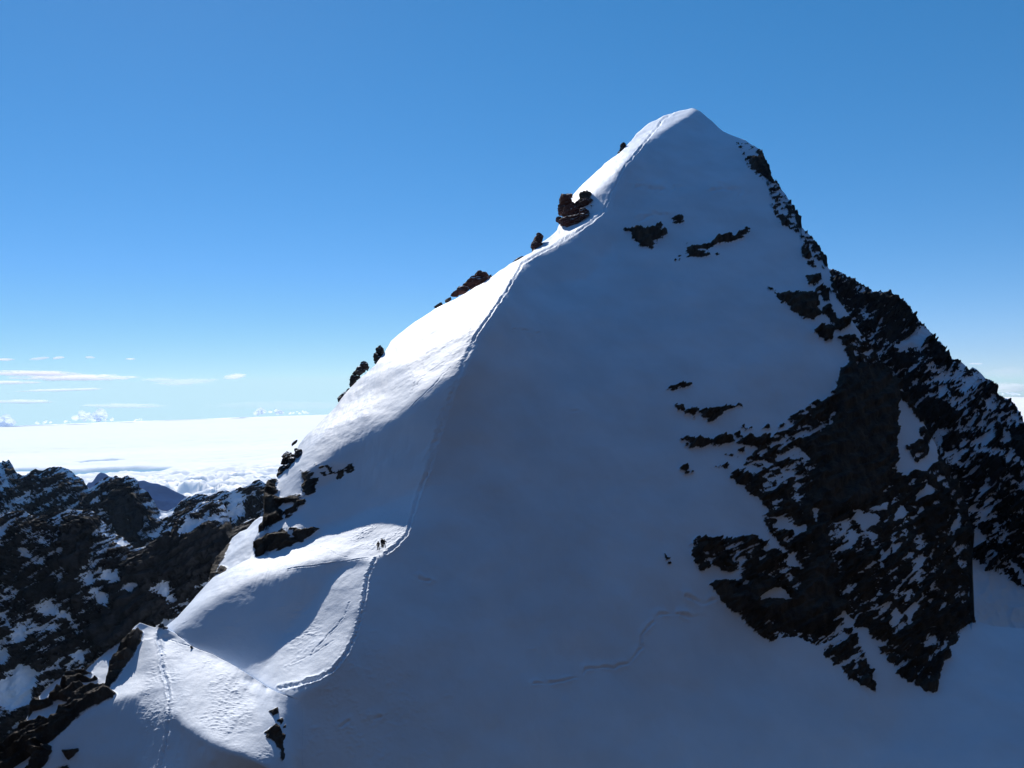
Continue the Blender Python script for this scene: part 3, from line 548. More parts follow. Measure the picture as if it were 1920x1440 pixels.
F_D = [('r', [(-100, 850), (660, 850), (660, 1300), (-100, 1300)], 1.5), ('s', [(-10, 868), (14, 876), (20, 892), (17, 905), (5, 900), (-10, 885)], 1.2), ('s', [(43, 893), (52, 895), (58, 925), (63, 945), (55, 962), (45, 945)], .9),
 ('s', [(297, 954), (315, 957), (333, 948), (332, 962), (322, 978), (305, 982), (300, 970)], 3), ('z', [(345, 932), (420, 922), (425, 950), (350, 955)], 0., 10), ('z', [(0, 905), (60, 920), (70, 985), (0, 985)], -.2, 20), ('s', [(426, 925), (458, 920), (466, 932), (460, 960), (450, 990), (437, 990), (425, 950)], .6),
 ('s', [(112, 880), (135, 886), (142, 898), (125, 895)], .8), ('z', [(215, 920), (260, 925), (275, 960), (270, 1020), (230, 1010), (205, 960)], 9, 10), ('z', [(255, 1000), (290, 975), (300, 1010), (280, 1020)], -.8, 10), ('z', [(235, 905), (262, 918), (290, 945), (290, 960), (260, 935)], 1, 8), ('z', [(120, 935), (140, 925), (135, 955), (110, 955)], -.3, 8)]
structure(sheet('far_rock_range', CH_D, TOP_D, -80, 640, DX, 1250, int(520 / DX), Mask(F_D, 14, (D1v, D2v, D3v), (9, 40, 2.0), .75), lambda X, Y, P, M: edge_keep(TOP_D, X, Y) * (fbm(P / 60, 5, .6, True) * 9 + rock_relief(P, M, 4, (D1v, D2v, D3v), (28, 28, 11)).ravel()), (GD,), back=(4, 260, 12, 45)))
TOP_G = [(-80, 985), (0, 968), (15, 962), (30, 960), (48, 958), (60, 968), (90, 968), (110, 962), (125, 957), (140, 956), (155, 958), (170, 957), (180, 963), (190, 975), (200, 985), (206, 993), (212, 1000), (222, 1005), (230, 1008), (235, 1012), (243, 1020), (255, 1030), (275, 1026), (290, 1015), (300, 1008), (312, 987), (325, 978), (330, 965),
 (345, 958), (355, 950), (362, 950), (372, 944), (390, 942), (402, 940), (415, 940), (422, 950), (428, 965), (433, 980), (437, 990), (450, 988), (455, 982), (470, 975), (520, 965), (640, 960)]
CH_G = Chart(-100, 660, 900, 1560, 8, [(50, 1050, -8, 55), (200, 1080, 5, 57), (380, 1050, 5, 60), (380, 980, -20, 45), (30, 1280, -15, 42), (150, 1200, -5, 52), (300, 1150, 8, 62)],
  [([(296, 1026), (312, 1000), (328, 985), (332, 1000), (315, 1022), (302, 1032)], 6, [(315, 1005, -60, 30)]), ([(218, 1125), (240, 1105), (265, 1096), (262, 1110)], 5, [(240, 1112, -50, 28)]), ([(215, 1010), (228, 1003), (243, 1016), (238, 1024)], 5, [(228, 1010, -50, 28)])], [(200, 1080, 430, 5.)])
F_G = [('r', [(-100, 900), (660, 900), (660, 1560), (-100, 1560)], 2.0),
 ('z', [(250, 1045), (330, 1020), (400, 995), (470, 985), (480, 1010), (400, 1070), (320, 1150), (225, 1240), (165, 1190), (215, 1150), (212, 1060)], 12, 20), ('z', [(128, 975), (165, 968), (180, 990), (165, 1070), (120, 1070)], 10, 14), ('z', [(115, 1100), (150, 1085), (155, 1150), (125, 1155)], 10, 10), ('z', [(35, 1100), (110, 1090), (100, 1125), (60, 1130)], 9, 10),
 ('z', [(0, 1120), (160, 1130), (165, 1250), (0, 1240)], 2, 20),
 ('s', [(-20, 990), (0, 986), (40, 982), (30, 1000), (10, 1022), (-20, 1035)], 0.62), ('s', [(38, 1030), (60, 1034), (75, 1047), (87, 1055), (94, 1066), (80, 1061), (55, 1050), (40, 1038)], 1.12), ('s', [(70, 984), (77, 985), (70, 1000), (50, 1010), (15, 1022), (20, 1010), (55, 1000)], 0.99),
 ('s', [(110, 968), (120, 968), (117, 1010), (123, 1052), (116, 1050), (111, 1000)], 1.12), ('s', [(190, 992), (206, 996), (202, 1008), (182, 1012)], 0.99), ('s', [(214, 1014), (226, 1006), (242, 1018), (236, 1031), (218, 1026)], 1.24),
 ('s', [(343, 987), (355, 969), (368, 974), (380, 978), (395, 970), (410, 972), (421, 984), (400, 986), (380, 998), (360, 1004), (332, 1014), (335, 1000)], 1.55), ('s', [(298, 1022), (312, 1003), (328, 988), (330, 1000), (315, 1021), (300, 1030)], 2.70), ('s', [(278, 1032), (292, 1020), (296, 1024), (284, 1034)], 1.24),
 ('s', [(150, 1082), (165, 1070), (180, 1080), (190, 1103), (208, 1120), (208, 1142), (190, 1132), (172, 1115), (158, 1100)], 0.62), ('s', [(120, 1078), (128, 1072), (118, 1110), (120, 1145), (112, 1135), (113, 1100)], 0.99), ('s', [(75, 1142), (105, 1125), (120, 1145), (148, 1165), (146, 1178), (125, 1167), (90, 1160)], .9),
 ('s', [(10, 1155), (22, 1150), (30, 1175), (75, 1165), (108, 1182), (60, 1195), (45, 1215), (30, 1200), (20, 1180)], .7), ('s', [(-20, 1212), (3, 1212), (22, 1222), (36, 1240), (0, 1250), (-20, 1250)], 0.74), ('s', [(42, 1249), (63, 1251), (87, 1273), (74, 1302), (55, 1330), (40, 1350), (-20, 1330), (-20, 1300), (25, 1268)], 1.36), ('z', [(-20, 1325), (50, 1330), (35, 1370), (-20, 1400)], .2, 10),
 ('s', [(128, 1237), (157, 1217), (166, 1234), (178, 1235), (155, 1241), (145, 1241)], 1.12), ('s', [(216, 1126), (240, 1108), (252, 1098), (265, 1100), (262, 1107), (245, 1114), (235, 1121)], 2.70), ('s', [(299, 1102), (318, 1094), (334, 1106), (327, 1120), (345, 1137), (330, 1145), (312, 1127), (290, 1126)], 0.62), ('s', [(141, 1194), (155, 1183), (171, 1180), (168, 1190), (150, 1196)], 1.12),
 ('s', [(195, 1075), (225, 1068), (235, 1085), (215, 1100), (198, 1090)], .7), ('s', [(98, 1265), (120, 1250), (120, 1262), (105, 1270)], 0.74), ('z', [(70, 985), (115, 975), (112, 1050), (60, 1040)], 1.2, 10), ('z', [(190, 1020), (235, 1035), (250, 1060), (200, 1050)], 1, 10)]
structure(sheet('near_rock_range', CH_G, TOP_G, -80, 640, DX, 1540, int(700 / DX), Mask(F_G, 13, (D1v, D2v, D3v), (6.5, 30, 1.35), .75), lambda X, Y, P, M: edge_keep(TOP_G, X, Y) * (fbm(P / 30, 5, .6, True) * 4.2 + rock_relief(P, M, 2.4, (D1v, D2v, D3v), (16, 16, 6)).ravel()), (GC,), back=(2, 120, 12, 48)))

# ------------------------------------------------------------------ far blue mountain rising out of the cloud
def far_mountain():
    m, ns, ls, bs = mat('haze_blue_forest_slope'); bs.inputs['Roughness'].default_value = .9; bs.inputs['Specular IOR Level'].default_value = 0
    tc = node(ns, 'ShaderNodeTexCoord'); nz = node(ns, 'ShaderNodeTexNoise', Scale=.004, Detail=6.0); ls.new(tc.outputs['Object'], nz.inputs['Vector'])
    cr = node(ns, 'ShaderNodeMix', data_type='RGBA'); cr.inputs['A'].default_value = (.006, .032, .13, 1); cr.inputs['B'].default_value = (.010, .048, .17, 1); ls.new(nz.outputs['Fac'], cr.inputs['Factor']); ls.new(cr.outputs['Result'], bs.inputs['Base Color'])  # blue of the distant haze is painted into the base colour
    top = [(120, 960), (150, 945), (165, 906), (173, 905), (180, 896), (185, 890), (190, 888), (198, 890), (204, 895), (215, 905), (245, 905), (262, 904), (270, 903), (283, 908), (295, 909), (305, 913), (318, 919), (332, 925), (345, 931), (360, 938), (400, 955), (470, 975)]
    ch = Chart(80, 520, 860, 1080, 8, [(190, 900, 0, 32), (300, 930, 10, 30), (250, 950, -5, 30)], [], [(300, 930, 6300, 5.)])
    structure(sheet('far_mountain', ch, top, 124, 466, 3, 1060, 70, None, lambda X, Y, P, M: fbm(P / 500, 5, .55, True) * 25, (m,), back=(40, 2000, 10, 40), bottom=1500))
far_mountain()

# ------------------------------------------------------------------ sea of cloud
def cloud_material(name):
    m, ns, ls, bs = mat(name)
    bs.inputs['Base Color'].default_value = (.93, .95, .97, 1); bs.inputs['Roughness'].default_value = 1.0; bs.inputs['Specular IOR Level'].default_value = 0.0
    at_ = node(ns, 'ShaderNodeAttribute', attribute_name='gap')
    mx = node(ns, 'ShaderNodeMix', data_type='RGBA'); mx.inputs['A'].default_value = (.98, .98, .98, 1); mx.inputs['B'].default_value = (.25, .42, .55, 1); ls.new(at_.outputs['Fac'], mx.inputs['Factor']); ls.new(mx.outputs['Result'], bs.inputs['Base Color'])
    return m
CLM = cloud_material('cloud')
RE = 6371000.
def cloud_sea():
    n1, n2 = 900, 520
    az = np.radians(np.linspace(-70, 70, n1)); r = np.geomspace(5200, 150000, n2)
    A, Q = np.meshgrid(az, r); X = np.sin(A) * Q; Y = np.cos(A) * Q
    P2 = np.stack([X.ravel(), Y.ravel(), 0 * X.ravel()], 1)
    far = np.clip(Q.ravel() / 11000, 1, 12)
    big = fbm(P2 / np.array([2600., 2600, 1]), 4, .5)
    wq = P2 / 1100 + np.stack([big, big, big], 1) * .8
    bil = 1 - np.abs(fbm(wq, 5, .55)) * 2.4
    z = big * 150 + np.maximum(bil, -.3) ** 2 * np.sign(bil) * 230
    fade = np.clip((17000 - Q.ravel()) / 7000, .13, 1)
    z = -1150 + z * fade + fbm(P2 / np.array([14000., 9000, 1]), 3) * 160 - Q.ravel() ** 2 / (2 * RE)
    # thin places where the valley shows blue
    gap = np.zeros(Q.size)
    for gx, gy, rx, ry in ((183, 871, 34, 3.6), (215, 893, 95, 8), (60, 893, 30, 4), (40, 890, 20, 5), (700, 868, 10, 3)):
        c = ray(gx, gy); k = -1250 / c[2]; c = c * k
        e = ray(gx + rx, gy + .03 * 0); ex = abs((e * (-1250 / e[2]))[0] - c[0]); f1 = ray(gx, gy - ry); eyv = abs((f1 * (-1250 / f1[2]))[1] - c[1])
        d = ((P2[:, 0] - c[0]) / ex) ** 2 + ((P2[:, 1] - c[1]) / eyv) ** 2
        gap = np.maximum(gap, np.clip((1.15 - d + fbm(P2 / 1300, 4) * .9) * 2.2, 0, 1))
    z = z - gap * 60
    V = np.stack([X.ravel(), Y.ravel(), z], 1)
    idx = np.arange(X.size).reshape(X.shape); q = np.stack([idx[:-1, :-1], idx[:-1, 1:], idx[1:, 1:], idx[1:, :-1]], -1).reshape(-1, 4)
    me = bpy.data.meshes.new('cloud_sea'); me.vertices.add(len(V)); me.vertices.foreach_set('co', V.reshape(-1).astype(np.float32))
    me.loops.add(q.size); me.loops.foreach_set('vertex_index', q.reshape(-1).astype(np.int32)); me.polygons.add(len(q)); me.polygons.foreach_set('loop_start', np.arange(0, q.size, 4, dtype=np.int32)); me.update(calc_edges=True)
    me.polygons.foreach_set('use_smooth', np.ones(len(q), bool)); me.materials.append(CLM)
    a = me.attributes.new('gap', 'FLOAT', 'POINT'); a.data.foreach_set('value', gap.astype(np.float32))
    o = bpy.data.objects.new('cloud_sea', me); COL.objects.link(o); structure(o)
cloud_sea()


def horizon_clouds():
    rnd = np.random.RandomState(4); bm = bmesh.new()
    for (x, y, rx, ry) in ((155, 779, 14, 9), (188, 776, 10, 11), (172, 784, 14, 7), (203, 785, 8, 5), (125, 790, 7, 3), (88, 791, 8, 4), (70, 793, 7, 3), (12, 788, 13, 12), (2, 793, 9, 6), (485, 770, 10, 8), (512, 772, 18, 6), (560, 773, 18, 4), (262, 787, 10, 3), (1895, 738, 16, 3)):
        D = 105000.; sc = D / FPX; n = max(4, int(rx * 1.1))
        for k in range(n):
            a = rnd.uniform(-1, 1); h = math.sqrt(max(0, 1 - a * a)); c = at(x + a * rx, y + ry * .6 - h * rnd.uniform(0, 1.2) * ry, D + rnd.uniform(-2000, 2000)); r_ = sc * ry * rnd.uniform(.35, .6)
            b2 = bmesh.new(); bmesh.ops.create_icosphere(b2, subdivisions=3, radius=1); V = np.array([v.co[:] for v in b2.verts]); V = V * (1 + .28 * fbm(V * 1.8 + k * 7 + x, 3, .5))[:, None]
            for v, q in zip(b2.verts, V * r_ * np.array([1.25, 1.25, .9]) + c): v.co = Vector(q.tolist())
            tmp = bpy.data.meshes.new('t'); b2.to_mesh(tmp); b2.free(); bm.from_mesh(tmp); bpy.data.meshes.remove(tmp)
    me = bpy.data.meshes.new('cumulus_clouds'); bm.to_mesh(me); bm.free()
    m, ns, ls, bs = mat('cumulus'); bs.inputs['Base Color'].default_value = (.9, .94, 1, 1); bs.inputs['Roughness'].default_value = 1; bs.inputs['Specular IOR Level'].default_value = 0
    tl = node(ns, 'ShaderNodeBsdfTranslucent'); tl.inputs['Color'].default_value = (.9, .94, 1, 1); ms = node(ns, 'ShaderNodeMixShader'); ms.inputs[0].default_value = .75; tp = node(ns, 'ShaderNodeBsdfTransparent'); m2 = node(ns, 'ShaderNodeMixShader'); m2.inputs[0].default_value = .35
    ls.new(bs.outputs[0], ms.inputs[1]); ls.new(tl.outputs[0], ms.inputs[2]); ls.new(ms.outputs[0], m2.inputs[1]); ls.new(tp.outputs[0], m2.inputs[2]); ls.new(m2.outputs[0], ns['Material Output'].inputs['Surface'])
    me.materials.append(m)
    for p in me.polygons: p.use_smooth = True
    o = bpy.data.objects.new('cumulus_clouds', me); COL.objects.link(o); structure(o)
horizon_clouds()

def cirrus():
    m, ns, ls, bs = mat('cirrus'); ns.remove(bs)
    at_ = node(ns, 'ShaderNodeAttribute', attribute_name='cover'); tr = node(ns, 'ShaderNodeBsdfTransparent'); tl = node(ns, 'ShaderNodeBsdfTranslucent'); tl.inputs['Color'].default_value = (.97, .93, .93, 1)
    ms = node(ns, 'ShaderNodeMixShader'); ls.new(at_.outputs['Fac'], ms.inputs[0]); ls.new(tr.outputs[0], ms.inputs[1]); ls.new(tl.outputs[0], ms.inputs[2]); ls.new(ms.outputs[0], ns['Material Output'].inputs['Surface'])
    Vs, Fs, Cs, base = [], [], [], 0
    for (x, y, rx, ry, op, tilt) in ((60, 700, 110, 7, .95, .01), (140, 708, 140, 8, .95, .0), (20, 717, 65, 4, .8, 0), (120, 731, 100, 3.5, .6, -.03), (40, 753, 75, 5, .55, 0), (300, 712, 42, 5, .35, 0), (350, 716, 70, 8, .35, -.06), (440, 706, 27, 6, .85, -.08), (230, 761, 100, 6, .35, 0), (10, 674, 22, 3, .8, 0), (75, 672, 24, 3.4, .5, -.1), (110, 671, 14, 3, .6, -.1),
        (168, 670, 12, 3, .5, 0), (245, 673, 13, 2, .8, 0), (1890, 700, 50, 14, .15, 0), (1890, 727, 60, 11, .45, 0), (1830, 682, 18, 2, .5, 0), (560, 760, 200, 10, .12, 0)):
        nu, nv = 90, 26; u, v = np.meshgrid(np.linspace(-1, 1, nu), np.linspace(-1, 1, nv))
        D = 92000 - v * 9000.; P = at(x + u * rx, y + v * ry + u * rx * tilt, D).reshape(-1, 3)
        q = np.stack([(x + u * rx).ravel() / 30., (y + v * ry).ravel() / 2.4, u.ravel() * 0 + x], 1)
        n = fbm(q + fbm(q * .5, 2)[:, None] * .6, 5, .6); e = 1 - (u.ravel() ** 2 + v.ravel() ** 2)
        c = np.clip(e * 1.5 + n * 1.3 - .25, 0, 1) * np.clip(e * 3, 0, 1) * op
        idx = np.arange(nu * nv).reshape(nv, nu) + base; Fs.append(np.stack([idx[:-1, :-1], idx[:-1, 1:], idx[1:, 1:], idx[1:, :-1]], -1).reshape(-1, 4)); Vs.append(P); Cs.append(c); base += nu * nv
    me = bpy.data.meshes.new('cirrus_clouds'); me.from_pydata(np.concatenate(Vs).tolist(), [], np.concatenate(Fs).tolist()); me.materials.append(m)
    a = me.attributes.new('cover', 'FLOAT', 'POINT'); a.data.foreach_set('value', np.concatenate(Cs).astype(np.float32))
    for p in me.polygons: p.use_smooth = True
    o = bpy.data.objects.new('cirrus_clouds', me); COL.objects.link(o); structure(o)
cirrus()

# ------------------------------------------------------------------ rock outcrops on the skyline
def rock_material(name, a, b_, cap=True):
    m, ns, ls, bs = mat(name)
    tc = node(ns, 'ShaderNodeTexCoord'); nz = node(ns, 'ShaderNodeTexNoise', Scale=.6, Detail=6.0, Roughness=.65); ls.new(tc.outputs['Object'], nz.inputs['Vector'])
    cr = node(ns, 'ShaderNodeMix', data_type='RGBA'); cr.inputs['A'].default_value = (*a, 1); cr.inputs['B'].default_value = (*b_, 1); ls.new(nz.outputs['Fac'], cr.inputs['Factor'])
    # a little snow has lodged on the upward ledges
    ge = node(ns, 'ShaderNodeNewGeometry'); sx = node(ns, 'ShaderNodeSeparateXYZ'); ls.new(ge.outputs['Normal'], sx.inputs[0])
    n2 = node(ns, 'ShaderNodeTexNoise', Scale=1.1, Detail=3.0); ls.new(tc.outputs['Object'], n2.inputs['Vector'])
    ad = node(ns, 'ShaderNodeMath', operation='MULTIPLY_ADD'); ls.new(n2.outputs['Fac'], ad.inputs[0]); ad.inputs[1].default_value = 1.5; ls.new(sx.outputs['Z'], ad.inputs[2])
    mr = node(ns, 'ShaderNodeMapRange'); mr.inputs['From Min'].default_value = 1.62; mr.inputs['From Max'].default_value = 1.70; ls.new(ad.outputs[0], mr.inputs['Value'])
    mx = node(ns, 'ShaderNodeMix', data_type='RGBA'); ls.new(mr.outputs[0], mx.inputs['Factor']); ls.new(cr.outputs['Result'], mx.inputs['A']); mx.inputs['B'].default_value = (.8, .85, .92, 1)
    ls.new(mx.outputs['Result'], bs.inputs['Base Color']); bs.inputs['Roughness'].default_value = .85; bs.inputs['Specular IOR Level'].default_value = .2
    bp = node(ns, 'ShaderNodeBump', Strength=.8, Distance=.3); ls.new(nz.outputs['Fac'], bp.inputs['Height']); ls.new(bp.outputs[0], bs.inputs['Normal'])
    return m
RK = rock_material('outcrop_rock', (.016, .014, .014), (.045, .037, .034))
RKR = rock_material('reddish_flare_tinted_rock', (.048, .019, .017), (.11, .046, .038))  # rock's own red, deepened by a painted-in lens flare tint

def outcrop(label, chunks, chart=CH_B, material=RK, push=0.0, group='rock outcrops on the snow skyline', base=None, seed=1, root=None):
    """chunks: centre in the photograph and half sizes in photo pixels, tilt in degrees; built as fractured blocks at their true distance"""
    bm = bmesh.new(); rnd = np.random.RandomState(seed)
    cx = sum(c[0] for c in chunks) / len(chunks); cy = max(c[1] + c[3] for c in chunks)
    D = float(chart.d(base[0], base[1])) if base else float(chart.d(cx, cy)); D += push
    org = at(cx, cy, D)
    if root: # the buried foot behind the crest
        chunks = chunks + [(cx + root[0], cy + root[1] + 12, root[2], root[3], 999)]
    for k, (x, y, rx, ry, tilt) in enumerate(chunks):
        ytop = float(np.interp(x, *np.array(TOP_B if chart is CH_B else TOP_A, float).T)); D = float(chart.d(x, ytop + 2 if tilt == 999 else max(y, ytop + 2))) + push + (5 if tilt == 999 else 0)
        c = at(x, y, D + rnd.uniform(-.4, .4)); rx *= 1.12; ry *= 1.12; sc = D / FPX; t = R(tilt)
        ax = CX * math.cos(t) + CY * math.sin(t); ay = -CX * math.sin(t) + CY * math.cos(t)
        b2 = bmesh.new(); bmesh.ops.create_icosphere(b2, subdivisions=5, radius=1)
        V = np.array([v.co[:] for v in b2.verts])
        # cut the ball by random planes into an angular block, then weather it
        for j in range(10):
            n = rnd.normal(size=3); n /= np.linalg.norm(n); h = rnd.uniform(.42, .8); d = V @ n
            V = V - np.where(d > h, (d - h) * .985, 0)[:, None] * n
        V /= np.abs(V).max(0)
        W = V[:, :1] * ax * rx * sc + V[:, 1:2] * ay * ry * sc + V[:, 2:3] * CF * (rx + ry) * .5 * sc
        s_ = (rx + ry) * .5 * sc
        Q = W + c
        Fm = frame(Q, (E1, E2, E3), (1.8, 1.6, .55))
        n = fbm(Fm, 5, .6, True); stp = Fm[:, 2] + fbm(Fm * .4, 2); led = np.abs((stp % 1) - .5) * 2
        nv = W / (np.linalg.norm(W, axis=1)[:, None] + 1e-6)
        Q = Q + nv * ((n * .09 + np.floor(stp % 3) * .045 + led * .05 - .08) * s_ * 1.15)[:, None]
        for v, q in zip(b2.verts, Q): v.co = Vector((q - org).tolist())
        tmp = bpy.data.meshes.new('t'); b2.to_mesh(tmp); b2.free(); bm.from_mesh(tmp); bpy.data.meshes.remove(tmp)
    me = bpy.data.meshes.new('rock_outcrop'); bm.to_mesh(me); bm.free(); me.materials.append(material)
    o = bpy.data.objects.new('rock_outcrop', me); COL.objects.link(o); o.location = org.tolist()
    o['label'] = label; o['category'] = 'rock outcrop'; o['group'] = group
    return o
outcrop('small dark crag on the skyline just below the summit snow cap', [(1169, 274, 7, 5, 50), (1165, 282, 5, 4.5, 40), (1161, 287, 3, 3, 0)], push=7, root=(4, 14, 14, 16), base=(1185, 280), seed=2)
outcrop('large two-lobed crag leaning over the ridge, biggest rock on the left skyline', [(1058, 380, 12, 14, 20), (1066, 368, 7, 6, 0), (1058, 392, 11, 12, 0), (1068, 385, 12, 12, 10), (1084, 392, 14, 12, 20), (1075, 400, 19, 16, 10), (1098, 381, 16, 8, 38), (1077, 416, 25, 13, 12), (1062, 412, 14, 10, 20), (1092, 405, 12, 12, 30), (1048, 411, 6, 5, 0)], material=RKR, push=-.2, base=(1110, 410), seed=3)
outcrop('narrow upright reddish rock standing on the skyline left of the largest crag', [(1004, 462, 8, 10, -10), (1010, 447, 6, 8, -15), (1003, 470, 5, 5, 0), (1012, 444, 6, 7, 0), (1007, 454, 9, 13, -10), (1010, 448, 7, 9, -10), (1005, 466, 8, 10, 0), (1008, 460, 9, 16, -8)], material=RKR, push=4, root=(6, 10, 14, 16), base=(1020, 470), seed=4)
outcrop('low dark rock barely showing over the bright snow crest', [(968, 489, 8, 4, 30), (978, 485, 6, 3.5, 25)], push=5, root=(2, 14, 18, 14), base=(985, 500), seed=5)
outcrop('reddish sloping crag behind the crest, half way down the left skyline', [(887, 527, 18, 10, 28), (900, 517, 13, 9, 5), (910, 520, 11, 8, 25), (900, 530, 15, 10, 25), (915, 524, 10, 8, 30), (868, 543, 14, 8, 30), (853, 552, 8, 5, 20)], material=RKR, push=9, root=(4, 16, 44, 20), base=(900, 550), seed=6)
outcrop('thin line of stones along the crest under the sloping crag', [(822, 573, 8, 3.5, 25), (841, 562, 7, 3.5, 30)], push=7, root=(0, 14, 24, 14), base=(840, 585), seed=7)
outcrop('squat dark block above a snow hollow, upper of two on the skyline', [(712, 662, 8, 10, 10), (712, 654, 7, 6, 0), (718, 672, 10, 8, 20), (706, 668, 5, 8, 0), (709, 680, 8, 6, 30), (709, 671, 8, 9, 10)], push=5, root=(10, 12, 18, 22), base=(722, 690), seed=8)
outcrop('rounded dark boulder stack with snow behind it, lower of two on the skyline', [(681, 686, 9, 7, 10), (673, 697, 12, 8, 25), (665, 708, 9, 7, 10), (662, 717, 6, 9, -10), (688, 691, 4, 5, 0)], push=6, root=(10, 18, 22, 26), base=(690, 715), seed=9)
outcrop('splintered rock lowest of the three crags on the left skyline above the shaded flank', [(646, 740, 12, 4, 42), (638, 748, 6, 4.5, 45), (653, 733, 7, 4, 38)], push=5, root=(6, 14, 18, 20), base=(652, 752), seed=10)
outcrop('cluster of dark crags at the foot of the snow flank, against the cloud', [(538, 857, 10, 11, 10), (563, 855, 11, 10, -20), (549, 866, 8, 8, 0), (531, 880, 11, 8, 15), (525, 889, 7, 7, 0), (542, 875, 9, 6, 25), (556, 845, 5, 5, 20), (533, 866, 6, 8, 0), (552, 831, 7, 2.5, 45)], push=.5, base=(575, 880), seed=11)
outcrop('tiny dark rock on top of the near knoll beside the footprints', [(303, 1174, 7, 4, -10), (310, 1178, 4, 3, -20)], chart=CH_A, push=.4, base=(304, 1180), group='rocks on the near knoll', seed=12)
outcrop('small rock poking out at the right shoulder of the near knoll', [(357, 1212.5, 3.8, 1.8, -35), (359.5, 1214, 3.4, 1.8, -35)], chart=CH_A, push=0, base=(357, 1216), group='rocks on the near knoll', seed=13)

# ------------------------------------------------------------------ climbers
def cloth(name, c, rough=.8):
    m, ns, ls, bs = mat(name); tc = node(ns, 'ShaderNodeTexCoord'); nz = node(ns, 'ShaderNodeTexNoise', Scale=14.0, Detail=3.0); ls.new(tc.outputs['Object'], nz.inputs['Vector'])
    mx = node(ns, 'ShaderNodeMix', data_type='RGBA'); mx.inputs['A'].default_value = (*[v * .7 for v in c], 1); mx.inputs['B'].default_value = (*c, 1); ls.new(nz.outputs['Fac'], mx.inputs['Factor']); ls.new(mx.outputs['Result'], bs.inputs['Base Color']); bs.inputs['Roughness'].default_value = rough
    return m
M_SKIN = cloth('skin', (.35, .2, .14), .6)
def skin_obj(name, verts, edges, radii, material, parent, root=0, sub=2):
    me = bpy.data.meshes.new(name); me.from_pydata(verts, edges, []); me.materials.append(material)
    o = bpy.data.objects.new(name, me); COL.objects.link(o)
    sm = o.modifiers.new('Skin', 'SKIN')
    if not me.skin_vertices: me.attributes  # layer is made by the modifier
    sv = me.skin_vertices[0].data if me.skin_vertices else None
    if sv is None:
        bm = bmesh.new(); bm.from_mesh(me); bm.verts.layers.skin.verify(); bm.to_mesh(me); bm.free(); sv = me.skin_vertices[0].data
    for i, r_ in enumerate(radii):
        sv[i].radius = r_ if isinstance(r_, tuple) else (r_, r_); sv[i].use_root = (i == root)
    sm.use_smooth_shade = True
    if sub: o.modifiers.new('Sub', 'SUBSURF').levels = sub; o.modifiers['Sub'].render_levels = sub
    if parent: o.parent = parent
    return o
def blob(name, c, r_, material, parent, seed=0, squash=None):
    bm = bmesh.new(); bmesh.ops.create_icosphere(bm, subdivisions=3, radius=1)
    for v in bm.verts:
        p = v.co.copy()
        if squash: p = squash(p)
        v.co = Vector((c[0] + p.x * r_[0], c[1] + p.y * r_[1], c[2] + p.z * r_[2]))
    me = bpy.data.meshes.new(name); bm.to_mesh(me); bm.free(); me.materials.append(material)
    for p in me.polygons: p.use_smooth = True
    o = bpy.data.objects.new(name, me); COL.objects.link(o); o.parent = parent
    return o
